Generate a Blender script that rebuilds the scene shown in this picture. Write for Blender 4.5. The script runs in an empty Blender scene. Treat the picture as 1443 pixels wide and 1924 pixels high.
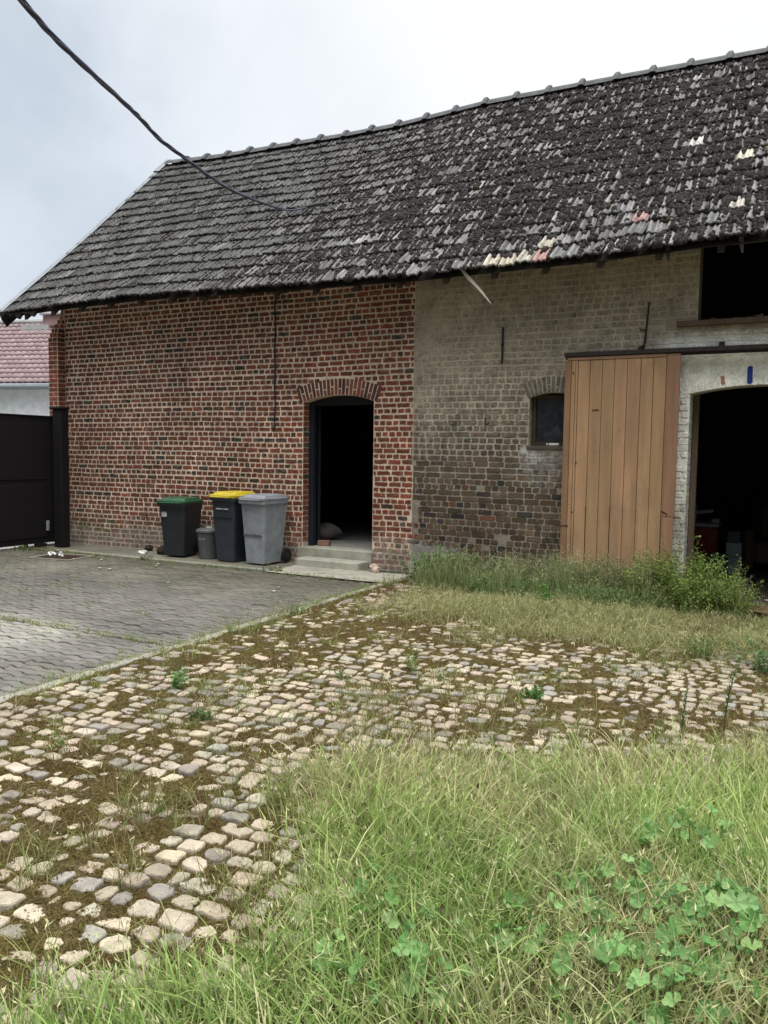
import bpy, math, random
import numpy as np
from mathutils import Vector, Matrix
random.seed(7); rng = np.random.default_rng(11)
sc = bpy.context.scene; COL = sc.collection
PI = math.pi; R = math.radians

# ------------------------------------------------------------------ noise (numpy value noise)
def _h(ix, iy, s):
    v = np.sin(ix*127.1 + iy*311.7 + s*74.7)*43758.5453
    return v - np.floor(v)
def vn(x, y, sc_=1.0, seed=0):
    x = np.asarray(x, float)*sc_ + 57.3; y = np.asarray(y, float)*sc_ + 31.7
    ix = np.floor(x); iy = np.floor(y); fx = x-ix; fy = y-iy
    fx = fx*fx*(3-2*fx); fy = fy*fy*(3-2*fy)
    a = _h(ix, iy, seed); b = _h(ix+1, iy, seed); c = _h(ix, iy+1, seed); d = _h(ix+1, iy+1, seed)
    return (a*(1-fx)+b*fx)*(1-fy) + (c*(1-fx)+d*fx)*fy
def fbm(x, y, s=1.0, seed=0, o=3):
    t = 0; a = .5; n = 0
    for i in range(o):
        t = t + a*vn(x, y, s, seed+i*3); n += a; a *= .5; s *= 2.1
    return t/n
def sstep(a, b, x):
    t = np.clip((np.asarray(x, float)-a)/(b-a), 0, 1); return t*t*(3-2*t)

# ------------------------------------------------------------------ mesh helpers
class MB:
    """collects polygons with per-vertex colour (Col) and wash (Wash)"""
    def __init__(s): s.v = []; s.f = []; s.c = []; s.w = []
    def add(s, vs, fs, col=(.5, .5, .5), wash=None):
        o = len(s.v); s.v.extend(vs); s.f.extend([tuple(i+o for i in f) for f in fs])
        if len(vs) and isinstance(col[0], (tuple, list, np.ndarray)): s.c.extend([tuple(c)[:3]+(1,) for c in col])
        else: s.c.extend([tuple(col)[:3]+(1,)]*len(vs))
        if wash is None: s.w.extend([(0, 0, 0, 0)]*len(vs))
        elif isinstance(wash[0], (tuple, list)): s.w.extend(wash)
        else: s.w.extend([tuple(wash)]*len(vs))
    def box(s, x0, x1, y0, y1, z0, z1, col=(.5, .5, .5), M=None, j=0):
        vs = [Vector((x, y, z)) for x in (x0, x1) for y in (y0, y1) for z in (z0, z1)]
        if j: vs = [v+Vector((random.uniform(-j, j), random.uniform(-j, j), random.uniform(-j, j))) for v in vs]
        if M is not None: vs = [M@v for v in vs]
        s.add([tuple(v) for v in vs], [(0, 1, 3, 2), (4, 6, 7, 5), (0, 4, 5, 1), (2, 3, 7, 6), (0, 2, 6, 4), (1, 5, 7, 3)], col)
    def rbox(s, x0, x1, y0, y1, z0, z1, col=(.5, .5, .5), b=.006, M=None):
        """box with chamfered edges"""
        bm = []; cs = [(x0, x1), (y0, y1), (z0, z1)]; vs = []; idx = {}
        for ix in (0, 1):
            for iy in (0, 1):
                for iz in (0, 1):
                    p = [cs[0][ix], cs[1][iy], cs[2][iz]]; sg = [1 if i == 0 else -1 for i in (ix, iy, iz)]
                    for ax in range(3):
                        q = list(p)
                        for k in range(3):
                            if k != ax: q[k] += sg[k]*b
                        idx[(ix, iy, iz, ax)] = len(vs); vs.append(tuple(q))
        fs = []
        I = idx
        for ax in range(3):
            o = [k for k in range(3) if k != ax]
            for e in (0, 1):
                ring = []
                for a, c in ((0, 0), (1, 0), (1, 1), (0, 1)):
                    k = [0, 0, 0]; k[ax] = e; k[o[0]] = a; k[o[1]] = c
                    ring.append(I[(k[0], k[1], k[2], ax)])
                fs.append(ring)
        for ax in range(3):   # edges along ax
            o = [k for k in range(3) if k != ax]
            for a in (0, 1):
                for c in (0, 1):
                    k0 = [0, 0, 0]; k1 = [0, 0, 0]
                    k0[o[0]] = k1[o[0]] = a; k0[o[1]] = k1[o[1]] = c; k1[ax] = 1
                    fs.append([I[(*k0, o[0])], I[(*k1, o[0])], I[(*k1, o[1])], I[(*k0, o[1])]])
        for ix in (0, 1):
            for iy in (0, 1):
                for iz in (0, 1): fs.append([I[(ix, iy, iz, a)] for a in range(3)])
        if M is not None: vs = [tuple(M@Vector(v)) for v in vs]
        s.add(vs, fs, col)
    def tube(s, pts, r, n=8, col=(.5, .5, .5), cap=True):
        pts = [Vector(p) for p in pts]; rs = r if isinstance(r, (list, tuple)) else [r]*len(pts)
        vs = []; fs = []; up = None
        for i, p in enumerate(pts):
            t = (pts[min(i+1, len(pts)-1)]-pts[max(i-1, 0)])
            t = t.normalized() if t.length > 1e-9 else Vector((0, 0, 1))
            if up is None:
                up = Vector((0, 0, 1)) if abs(t.z) < .9 else Vector((1, 0, 0))
            a = t.cross(up).normalized(); b = a.cross(t).normalized(); up = b
            for k in range(n):
                an = 2*PI*k/n; vs.append(tuple(p+a*math.cos(an)*rs[i]+b*math.sin(an)*rs[i]))
        for i in range(len(pts)-1):
            for k in range(n): fs.append((i*n+k, i*n+(k+1) % n, (i+1)*n+(k+1) % n, (i+1)*n+k))
        if cap: fs.append(tuple(range(n))[::-1]); fs.append(tuple((len(pts)-1)*n+k for k in range(n)))
        s.add(vs, fs, col)
    def loft(s, rings, col=(.5, .5, .5), cap0=True, cap1=True):
        n = len(rings[0]); vs = [tuple(p) for r in rings for p in r]; fs = []
        for i in range(len(rings)-1):
            for k in range(n): fs.append((i*n+k, i*n+(k+1) % n, (i+1)*n+(k+1) % n, (i+1)*n+k))
        if cap0: fs.append(tuple(range(n))[::-1])
        if cap1: fs.append(tuple((len(rings)-1)*n+k for k in range(n)))
        s.add(vs, fs, col)
    def build(s, name, mat, parent=None, loc=None, smooth=False, normals=True):
        me = bpy.data.meshes.new(name); me.from_pydata([tuple(v) for v in s.v], [], s.f); me.update()
        a = me.color_attributes.new('Col', 'FLOAT_COLOR', 'POINT'); a.data.foreach_set('color', np.array(s.c, dtype=np.float32).ravel())
        a = me.color_attributes.new('Wash', 'FLOAT_COLOR', 'POINT'); a.data.foreach_set('color', np.array(s.w, dtype=np.float32).ravel())
        if normals:
            import bmesh
            bm = bmesh.new(); bm.from_mesh(me); bmesh.ops.recalc_face_normals(bm, faces=bm.faces); bm.to_mesh(me); bm.free()
        if smooth: me.polygons.foreach_set('use_smooth', [True]*len(me.polygons))
        me.materials.append(mat); o = bpy.data.objects.new(name, me); COL.objects.link(o)
        if parent: o.parent = parent
        if loc: o.location = loc
        return o
def np_mesh(name, V, faces, C, mat, parent=None, smooth=False, loc=None, wash=None):
    """faces: list of int arrays (n,k)"""
    me = bpy.data.meshes.new(name); V = np.asarray(V, dtype=np.float32).reshape(-1, 3)
    me.vertices.add(len(V)); me.vertices.foreach_set('co', V.ravel())
    loops = np.concatenate([f.ravel() for f in faces]).astype(np.int32)
    tot = np.concatenate([np.full(len(f), f.shape[1], dtype=np.int32) for f in faces])
    st = np.concatenate([[0], np.cumsum(tot)[:-1]]).astype(np.int32)
    me.loops.add(len(loops)); me.loops.foreach_set('vertex_index', loops)
    me.polygons.add(len(tot)); me.polygons.foreach_set('loop_start', st); me.polygons.foreach_set('loop_total', tot)
    me.update(calc_edges=True)
    C = np.asarray(C, dtype=np.float32).reshape(-1, 3); C4 = np.ones((len(V), 4), dtype=np.float32); C4[:, :3] = C
    a = me.color_attributes.new('Col', 'FLOAT_COLOR', 'POINT'); a.data.foreach_set('color', C4.ravel())
    if wash is not None:
        a = me.color_attributes.new('Wash', 'FLOAT_COLOR', 'POINT'); a.data.foreach_set('color', np.asarray(wash, dtype=np.float32).ravel())
    if smooth: me.polygons.foreach_set('use_smooth', np.ones(len(tot), dtype=bool))
    me.materials.append(mat); o = bpy.data.objects.new(name, me); COL.objects.link(o)
    if parent: o.parent = parent
    if loc: o.location = loc
    return o
def empty(name, loc=(0, 0, 0), rz=0, label=None, cat=None, group=None):
    o = bpy.data.objects.new(name, None); o.location = loc; o.rotation_euler = (0, 0, rz); o.empty_display_size = .2; COL.objects.link(o)
    return tag(o, label, cat, group)
def tag(o, label=None, cat=None, group=None, kind=None):
    if label: o['label'] = label
    if cat: o['category'] = cat
    if group: o['group'] = group
    if kind: o['kind'] = kind
    return o

# ------------------------------------------------------------------ materials
def mat_new(name):
    m = bpy.data.materials.new(name); m.use_nodes = True; nt = m.node_tree
    return m, nt, nt.nodes['Principled BSDF']
def N(nt, t, **k):
    n = nt.nodes.new(t)
    for a, b in k.items():
        if a == 'inp':
            for i, v in b.items(): n.inputs[i].default_value = v
        else: setattr(n, a, b)
    return n
def L(nt, a, b): nt.links.new(a, b)
def noise(nt, scale, detail=4, rough=.6, vec=None, dist=0):
    n = N(nt, 'ShaderNodeTexNoise'); n.inputs['Scale'].default_value = scale; n.inputs['Detail'].default_value = detail
    n.inputs['Roughness'].default_value = rough; n.inputs['Distortion'].default_value = dist
    if vec is not None: L(nt, vec, n.inputs['Vector'])
    return n.outputs['Fac']
def mr(nt, fac, a, b, c, d):
    n = N(nt, 'ShaderNodeMapRange'); L(nt, fac, n.inputs[0])
    for i, v in zip((1, 2, 3, 4), (a, b, c, d)): n.inputs[i].default_value = v
    return n.outputs[0]
def mixc(nt, fac, a, b, mode='MIX'):
    n = N(nt, 'ShaderNodeMix', data_type='RGBA', blend_type=mode)
    for s, v in ((n.inputs[0], fac), (n.inputs[6], a), (n.inputs[7], b)):
        if isinstance(v, (int, float)): s.default_value = v
        elif isinstance(v, tuple): s.default_value = v if len(v) == 4 else v+(1,)
        else: L(nt, v, s)
    return n.outputs[2]
def math_(nt, op, a, b):
    n = N(nt, 'ShaderNodeMath', operation=op)
    for s, v in ((n.inputs[0], a), (n.inputs[1], b)):
        if isinstance(v, (int, float)): s.default_value = v
        else: L(nt, v, s)
    return n.outputs[0]
def bump(nt, p, h, strength=.5, dist=.01):
    b = N(nt, 'ShaderNodeBump'); b.inputs['Strength'].default_value = strength; b.inputs['Distance'].default_value = dist
    L(nt, h, b.inputs['Height']); L(nt, b.outputs[0], p.inputs['Normal'])
def objco(nt): return N(nt, 'ShaderNodeTexCoord').outputs['Object']
def attr_mat(name, rough=.9, mott=(8, .7, 1.25), fine=(60, .8, 1.15), bmp=(90, .5, .004), spec=.3, smear=None):
    """attribute colour x mottle, optional Wash layer"""
    m, nt, p = mat_new(name); oc = objco(nt)
    a = N(nt, 'ShaderNodeAttribute', attribute_name='Col').outputs['Color']
    n1 = mr(nt, noise(nt, mott[0], 5, .65, oc), .3, .7, mott[1], mott[2])
    n2 = mr(nt, noise(nt, fine[0], 3, .6, oc), .3, .7, fine[1], fine[2])
    k = math_(nt, 'MULTIPLY', n1, n2)
    if smear: k = math_(nt, 'MULTIPLY', k, mr(nt, noise(nt, .9, 4, .6, oc), .35, .65, .80, 1.14))
    cc = N(nt, 'ShaderNodeCombineColor'); [L(nt, k, cc.inputs[i]) for i in range(3)]
    c = mixc(nt, 1.0, a, cc.outputs[0], 'MULTIPLY')
    if smear:
        w = N(nt, 'ShaderNodeAttribute', attribute_name='Wash')
        nn = noise(nt, smear[0], 6, .7, oc)
        s_ = math_(nt, 'SUBTRACT', math_(nt, 'ADD', w.outputs['Alpha'], math_(nt, 'MULTIPLY', math_(nt, 'SUBTRACT', nn, .5), smear[1])), .5)
        f = mr(nt, s_, -smear[2], smear[2], 0, 1)
        wc = mixc(nt, 1.0, w.outputs['Color'], cc.outputs[0], 'MULTIPLY')
        c = mixc(nt, f, c, wc)
    L(nt, c, p.inputs['Base Color']); p.inputs['Roughness'].default_value = rough; p.inputs['Specular IOR Level'].default_value = spec
    hb = math_(nt, 'ADD', noise(nt, bmp[0], 5, .7, oc), math_(nt, 'MULTIPLY', noise(nt, bmp[0]*.25, 3, .6, oc), 1.5))
    bump(nt, p, hb, bmp[1], bmp[2])
    return m
M = {}
M['masonry'] = attr_mat('masonry', mott=(5, .72, 1.28), fine=(70, .75, 1.2), bmp=(110, .7, .004), smear=(13, 1.5, .28))
M['tile'] = attr_mat('roof_tile_concrete', mott=(9, .6, 1.35), fine=(75, .65, 1.3), bmp=(90, .8, .005))
M['moss'] = attr_mat('roof_moss', mott=(20, .6, 1.4), fine=(160, .5, 1.5), bmp=(260, 1.0, .006), spec=.05, rough=1)
M['stone'] = attr_mat('sett_stone', mott=(14, .7, 1.2), fine=(110, .8, 1.15), bmp=(120, .8, .005))
M['paver'] = attr_mat('concrete_paver', mott=(1.3, .72, 1.2), fine=(130, .75, 1.2), bmp=(200, .6, .002))
M['soil'] = attr_mat('moss_and_soil', mott=(28, .5, 1.5), fine=(110, .35, 1.75), bmp=(120, 1.0, .02), spec=.05, rough=1)
M['concrete'] = attr_mat('concrete', mott=(6, .75, 1.2), fine=(120, .8, 1.2), bmp=(150, .6, .003))
M['iron'] = attr_mat('rusty_iron', mott=(25, .6, 1.3), fine=(120, .7, 1.3), bmp=(200, .5, .002), rough=.7)
M['plastic'] = attr_mat('bin_plastic', mott=(6, .72, 1.18), fine=(90, .9, 1.1), bmp=(300, .15, .001), rough=.45, spec=.45)
M['plain'] = attr_mat('plain_painted', mott=(5, .85, 1.12), fine=(60, .9, 1.1), bmp=(100, .3, .002), rough=.75)

def wood_mat(name, rough=.75, dark=.62):
    m, nt, p = mat_new(name); oc = objco(nt)
    a = N(nt, 'ShaderNodeAttribute', attribute_name='Col').outputs['Color']
    mp = N(nt, 'ShaderNodeMapping'); mp.inputs['Scale'].default_value = (45, 45, 1.6); L(nt, oc, mp.inputs[0])
    g = noise(nt, 1.0, 6, .65, mp.outputs[0], .6)
    mp2 = N(nt, 'ShaderNodeMapping'); mp2.inputs['Scale'].default_value = (9, 9, .9); L(nt, oc, mp2.inputs[0])
    g2 = noise(nt, 1.0, 4, .6, mp2.outputs[0])
    k = math_(nt, 'MULTIPLY', mr(nt, g, .3, .7, .90, 1.07), mr(nt, g2, .35, .7, .80, 1.10))
    cc = N(nt, 'ShaderNodeCombineColor'); [L(nt, k, cc.inputs[i]) for i in range(3)]
    c = mixc(nt, 1.0, a, cc.outputs[0], 'MULTIPLY')
    w = mr(nt, noise(nt, 2.2, 6, .7, oc), .52, .70, 0, .32)     # weathered grey-brown stains
    c = mixc(nt, w, c, (.17, .105, .07))
    L(nt, c, p.inputs['Base Color']); p.inputs['Roughness'].default_value = rough; p.inputs['Specular IOR Level'].default_value = .25
    bump(nt, p, g, .35, .003)
    return m
M['wood'] = wood_mat('painted_boards')

def leaf_mat(name, trans=.35, rough=.6):
    m, nt, p = mat_new(name)
    a = N(nt, 'ShaderNodeAttribute', attribute_name='Col').outputs['Color']
    L(nt, a, p.inputs['Base Color']); p.inputs['Roughness'].default_value = rough; p.inputs['Specular IOR Level'].default_value = .25
    tr = N(nt, 'ShaderNodeBsdfTranslucent'); L(nt, a, tr.inputs['Color'])
    mx = N(nt, 'ShaderNodeMixShader'); mx.inputs[0].default_value = trans
    L(nt, p.outputs[0], mx.inputs[1]); L(nt, tr.outputs[0], mx.inputs[2])
    L(nt, mx.outputs[0], nt.nodes['Material Output'].inputs['Surface'])
    return m
M['leaf'] = leaf_mat('plant_leaf')
def glass_mat():
    m, nt, p = mat_new('dusty_window_glass'); oc = objco(nt)
    f = mr(nt, noise(nt, 6, 6, .7, oc, .8), .45, .75, 0, .35)
    L(nt, mixc(nt, f, (.012, .014, .017), (.12, .13, .14)), p.inputs['Base Color'])
    L(nt, mr(nt, f, 0, .35, .08, .45), p.inputs['Roughness'])
    return m
M['glass'] = glass_mat()

# ------------------------------------------------------------------ world, light, camera
w = bpy.data.worlds.new('World'); sc.world = w; w.use_nodes = True; nt = w.node_tree
for n in list(nt.nodes): nt.nodes.remove(n)
out = N(nt, 'ShaderNodeOutputWorld')
SUN_EL, SUN_AZ = R(69), R(150)          # azimuth measured from +Y clockwise
sky = N(nt, 'ShaderNodeTexSky', sky_type='NISHITA', sun_disc=False, sun_elevation=SUN_EL, sun_rotation=SUN_AZ)
b1 = N(nt, 'ShaderNodeBackground'); b1.inputs[1].default_value = .1; L(nt, sky.outputs[0], b1.inputs[0])
tc = N(nt, 'ShaderNodeTexCoord').outputs['Generated']
nf = math_(nt, 'ADD', noise(nt, 1.7, 5, .52, tc, .25), math_(nt, 'MULTIPLY', math_(nt, 'SUBTRACT', noise(nt, 5.0, 5, .55, tc, .3), .5), .35))
fc = mr(nt, nf, .36, .66, 0, 1)
cl = mixc(nt, fc, (.52, .59, .68), (.76, .82, .89))
# brighter cloud where the sun stands behind the deck, up and to the right over the ridge
dt = N(nt, 'ShaderNodeVectorMath', operation='DOT_PRODUCT'); nv = N(nt, 'ShaderNodeVectorMath', operation='NORMALIZE'); L(nt, tc, nv.inputs[0])
L(nt, nv.outputs[0], dt.inputs[0]); bd = Vector((-.22, .80, .56)).normalized(); dt.inputs[1].default_value = bd
gl = mr(nt, math_(nt, 'ADD', dt.outputs['Value'], math_(nt, 'MULTIPLY', math_(nt, 'SUBTRACT', nf, .5), .12)), .86, 1.0, 0, 1)
cl = mixc(nt, gl, cl, (.97, .99, 1.0))
# an overcast dome is brighter towards the zenith
sx = N(nt, 'ShaderNodeSeparateXYZ'); L(nt, nv.outputs[0], sx.inputs[0])
zt_ = mr(nt, sx.outputs['Z'], .55, .95, 0, 1)
bk_ = math_(nt, 'MULTIPLY', mr(nt, sx.outputs['Y'], -.05, -.6, 0, 1), mr(nt, sx.outputs['Z'], .75, .35, 0, 1))   # unseen low sky behind the camera, dimmed to deepen shade under the eave
zb = math_(nt, 'MULTIPLY', mr(nt, zt_, 0, 1, 1.0, 4.3), mr(nt, bk_, 0, 1, 1.0, .18))
cl = mixc(nt, mr(nt, zt_, 0, 1, 0, .9), cl, (.93, .90, .85))
b2 = N(nt, 'ShaderNodeBackground'); L(nt, cl, b2.inputs[0]); L(nt, zb, b2.inputs[1])
mx = N(nt, 'ShaderNodeMixShader'); mx.inputs[0].default_value = .92
L(nt, b1.outputs[0], mx.inputs[1]); L(nt, b2.outputs[0], mx.inputs[2]); L(nt, mx.outputs[0], out.inputs[0])

sd = bpy.data.lights.new('sun', 'SUN'); sd.energy = 1.5; sd.angle = R(26); sd.color = (1, .95, .87)
so = bpy.data.objects.new('sun', sd); COL.objects.link(so)
sv = Vector((math.sin(SUN_AZ)*math.cos(SUN_EL), math.cos(SUN_AZ)*math.cos(SUN_EL), math.sin(SUN_EL)))
so.rotation_euler = sv.to_track_quat('Z', 'Y').to_euler(); so.location = (4, -12, 12)

CAM = Vector((0, -9.665, 1.6))
cd = bpy.data.cameras.new('camera'); co = bpy.data.objects.new('camera', cd); COL.objects.link(co); sc.camera = co
cd.sensor_fit = 'VERTICAL'; cd.sensor_height = 32; cd.lens = 1500/1924*32; cd.clip_end = 500; cd.clip_start = .05
yaw, pit, rol = R(27.2), R(4.2), R(.83)
f = Vector((-math.sin(yaw)*math.cos(pit), math.cos(yaw)*math.cos(pit), -math.sin(pit)))
r0 = Vector((math.cos(yaw), math.sin(yaw), 0)); u0 = r0.cross(f)
rr = r0*math.cos(rol)+u0*math.sin(rol); uu = -r0*math.sin(rol)+u0*math.cos(rol)
mw = Matrix(((rr.x, uu.x, -f.x), (rr.y, uu.y, -f.y), (rr.z, uu.z, -f.z))).to_4x4(); mw.translation = CAM
co.matrix_world = mw
sc.view_settings.view_transform = 'Standard'; sc.view_settings.look = 'None'; sc.view_settings.exposure = 0.15; sc.view_settings.gamma = 1
sc.cycles.use_denoising = True; sc.cycles.max_bounces = 6

# ------------------------------------------------------------------ THE BARN
barn = empty('barn', (-4, 0, 0), 0, 'old barn of red and grey washed brick under a mossy tiled roof', 'barn')
inv = (4, 0, 0)
def part(mb, name, mat, parent=None, label=None, smooth=False):
    """world-space geometry as child of the barn (or of one of its parts)"""
    o = mb.build(name, M[mat], parent or barn, smooth=smooth)
    if parent is None: o.location = inv
    if label: o['label'] = label
    return o

class Arch:
    def __init__(s, x0, x1, spring, crown, ring, base):
        s.x0, s.x1, s.spring, s.crown, s.ring, s.base = x0, x1, spring, crown, ring, base
        c = (x1-x0)/2; h = crown-spring; s.R = (c*c+h*h)/(2*h); s.cx = (x0+x1)/2; s.cz = crown-s.R
        s.ha = math.asin(c/s.R)
    def top(s, x):
        return s.cz+math.sqrt(max(s.R**2-(x-s.cx)**2, 0))
    def span(s, z):
        """x interval removed from a course at height z (opening + arch ring)"""
        if z < s.base: return None
        if z <= s.spring: return (s.x0, s.x1)
        Ro = s.R+s.ring; d = z-s.cz
        if d >= Ro: return None
        w1 = math.sqrt(Ro*Ro-d*d); w2 = d*math.tan(s.ha)+.01
        w_ = min(w1, w2); return (s.cx-w_, s.cx+w_)
door_a = Arch(-6.286, -5.145, 2.31, 2.405, .225, .24)
win_a = Arch(-2.965, -2.375, 2.31, 2.37, .20, 1.70)
cart_a = Arch(-1.10, .40, 2.32, 2.405, .29, -.1)
LOFT = (-1.052, .95, 3.13, 4.0)

def outline(w_, h_, n=14, jit=.004, rnd=.3):
    """rounded, chipped rectangle outline centred on 0"""
    pts = []
    per = [(-1, -1), (-.5, -1), (0, -1), (.5, -1), (1, -1), (1, 0), (1, 1), (.5, 1), (0, 1), (-.5, 1), (-1, 1), (-1, 0)]
    for a, b in per:
        x, y = a*w_/2, b*h_/2
        if abs(a) == 1 and abs(b) == 1:
            c = min(h_, w_)*rnd*random.uniform(.4, 1.1)
            c1 = (x-a*c*random.uniform(.5, 1.1), y); c2 = (x, y-b*c*random.uniform(.5, 1))
            q = [c1, c2] if (a*b < 0) == (b < 0) else [c2, c1]
            if (a, b) == (-1, -1): q = [c2, c1]
            if (a, b) == (1, -1): q = [c1, c2]
            if (a, b) == (1, 1): q = [c2, c1]
            if (a, b) == (-1, 1): q = [c1, c2]
            pts += q
        else: pts.append((x, y))
    return [(x+random.uniform(-jit, jit), y+random.uniform(-jit, jit)) for x, y in pts]
def brick(mb, cu, cv, w_, h_, mp, col, ang=0, jit=.0035, d=.005, wash=None, rnd=.25):
    o = outline(w_, h_, jit=jit, rnd=rnd); ca, sa = math.cos(ang), math.sin(ang); n = len(o)
    P = [(cu+x*ca-y*sa, cv+x*sa+y*ca) for x, y in o]
    Q = [(cu+(x*ca-y*sa)*(1-.006/w_*2), cv+(x*sa+y*ca)*(1-.006/h_)) for x, y in o]
    t1, t2 = random.uniform(-.0015, .0015), random.uniform(-.0015, .0015)
    vs = [mp(u, v, .004) for u, v in P]+[mp(u, v, -d*.75) for u, v in P]+[mp(u, v, -d-t1*x/w_*2-t2) for (u, v), (x, y) in zip(Q, o)]
    fs = [(k, (k+1) % n, n+(k+1) % n, n+k) for k in range(n)]+[(n+k, n+(k+1) % n, 2*n+(k+1) % n, 2*n+k) for k in range(n)]
    fs.append(tuple(range(2*n, 3*n)))
    wa = None
    if wash: wa = [wash(u, v) for u, v in P]*3
    mb.add(vs, fs, col, wa)
def jitc(c, a=.12, b=.06):
    k = 1+random.uniform(-a, a); return tuple(max(.003, x*k*(1+random.uniform(-b, b))) for x in c)
front = lambda u, v, d: (u, d, v)
CH = .0757                                    # course height

def wash_none(u, v): return (.5, .4, .3, 0)
def wash_left(u, v):
    # weathered foot of the wall: lime bloom and damp
    a = .17+.24*float(sstep(.75, .1, v))+.1*float(vn(u, v, 1.1, 5))
    c = (.36, .30, .24)
    if u < -9.8 and v < .5: c = (.13, .135, .08); a += .25*float(sstep(-9.8, -10.6, u))*float(sstep(.5, .1, v))
    if v < .22+.14*float(vn(u, 0, 2.2, 9)) : c = (.27, .25, .21); a = .55
    if -5.15 < u < -4.55 and v < .45: a = max(a, .48)
    return (*c, a)
def wash_right(u, v):
    n = float(fbm(u, v, 1.3, 21)); n2 = float(fbm(u, v, 3.1, 25))
    # grey-beige lime wash, thick high on the wall, thin to none low down
    a = .20+.42*float(sstep(1.2, 3.1, v+.9*(n-.5)))+.26*(n2-.5)
    c = (.46, .395, .30)
    if v > 3.0: c = (.43, .365, .28)
    up = float(sstep(2.2, 1.7, v))
    if up > 0: a -= .1*up
    # left strip near the seam keeps wash lower
    a += .14*float(sstep(-3.9, -4.5, u))*float(sstep(1.1, 1.9, v))
    # white wash round the cart entrance
    wh = float(sstep(-1.75, -1.2, u+.25*(n-.5)))*float(sstep(3.08, 2.85, v+.1*(n2-.5)))
    if wh > .03:
        k = min(1, wh); low = float(sstep(1.9, .8, v))
        c2 = (.88-.18*low, .865-.19*low, .79-.2*low); c = tuple(c[i]*(1-k)+c2[i]*k for i in range(3)); a = a*(1-k)+(.84+.5*(n2-.5))*k
    # white drips and cement below the small window
    if -3.08 < u < -2.45 and 1.2 < v < 1.70:
        k = float(sstep(1.2, 1.6, v))*float(vn(u, v, 9, 3)); c = (.62, .61, .58) if vn(u, v, 11, 31) > .55 and u < -2.8 else (.33, .32, .29); a = max(a, .3+.5*k)
    # cement foot
    fz = .38+.16*float(vn(u, 0, 1.7, 9))-.22*float(sstep(-4.1, -3.4, u))
    if v < fz and u < -3.1: c = (.31, .30, .265); a = max(a, .35+.45*float(sstep(fz, fz-.12, v)))
    return (*c, a)
RED = [(.172, .054, .029), (.145, .046, .026), (.188, .057, .032), (.118, .042, .025), (.150, .053, .030), (.126, .048, .028)]
def col_left(u, v):
    r = random.random()
    if r < .05: c = (.050, .034, .026)
    elif r < .085: c = (.05, .05, .044)
    elif r < .115: c = (.22, .06, .042)
    else: c = random.choice(RED)
    w_ = float(sstep(-7.4, -5.8, u)); c = (c[0]*(1+.35*w_), c[1]*(1+.12*w_), c[2]*(1+.05*w_))
    return jitc(c, .16)
def col_right(u, v):
    r = random.random()
    low = float(sstep(2.6, .7, v))
    if r < .06: c = (.050, .040, .040)
    elif r < .08: c = (.17, .07, .05)
    elif r < .5: c = (.125, .086, .056)
    else: c = (.095, .064, .042)
    hi = 1-low; c = tuple(a*(1-.6*hi)+b*.6*hi for a, b in zip(c, (.20, .175, .135)))
    return jitc(c, .25)
MORT_L = (.74, .58, .455); MORT_R = (.40, .36, .285)
def mortar_right(u, v):
    low = float(sstep(2.5, .6, v)); return tuple(a*(1-low)+b*low for a, b in zip((.58, .52, .42), (.27, .235, .185)))

def courses(mb, x0, x1, z0, z1, openings, style, colf, washf, seed, jit, joint, seamjag=None):
    n = int(round((z1-z0)/CH))
    for i in range(n):
        z = z0+(i+.5)*CH
        xa, xb = x0, x1
        if seamjag: xa, xb = seamjag(i, z, x0, x1)
        head = (i % 2 == 0) if style == 'left' else (random.random() < .5)
        pitch = .104 if head else .208
        x = xa-random.uniform(0, pitch) if (style != 'left') else xa-((i//2 % 2)*.5+random.uniform(0, .15))*pitch
        cuts = [a.span(z) for a in openings if isinstance(a, Arch)]+[(a[0], a[1]) for a in openings if not isinstance(a, Arch) and a[2] < z < a[3]]
        cuts = [c for c in cuts if c]
        while x < xb:
            p_ = pitch*random.uniform(.94, 1.06)
            if style != 'left' and not head and random.random() < .25: p_ = .104*random.uniform(.8, 1.3)
            if style == 'left' and random.random() < .03: p_ *= random.choice((.6, .8))
            a, b = max(x, xa), min(x+p_, xb); x += p_
            segs = [(a, b)]
            for c in cuts:
                ns = []
                for s_ in segs:
                    if s_[1] <= c[0] or s_[0] >= c[1]: ns.append(s_)
                    else:
                        if s_[0] < c[0]: ns.append((s_[0], c[0]))
                        if s_[1] > c[1]: ns.append((c[1], s_[1]))
                segs = ns
            for a, b in segs:
                if b-a < .035: continue
                jv = joint*random.uniform(.8, 1.5)*(1 if style == 'left' else 1+.45*float(sstep(.9, 2.0, z))); jz = joint*random.uniform(.95, 1.4)*(1 if style == 'left' else 1+.35*float(sstep(.9, 2.0, z)))
                cu = (a+b)/2; wob = .006*(float(vn(cu, i*7.7, 1.2, seed))-.5)*2+.010*(float(vn(cu, z*.5, .5, seed+4))-.5)*2
                if random.random() < .012 and style != 'left': continue
                brick(mb, cu, z+wob, b-a-jv, CH-jz, front, colf(cu, z), random.uniform(-.012, .012), jit, random.uniform(.003, .007)*(.45 if z < .4 else 1)*(1.7 if cu > -1.3 and z < 3.1 else 1), washf, .22 if style == 'left' else .3)
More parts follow.
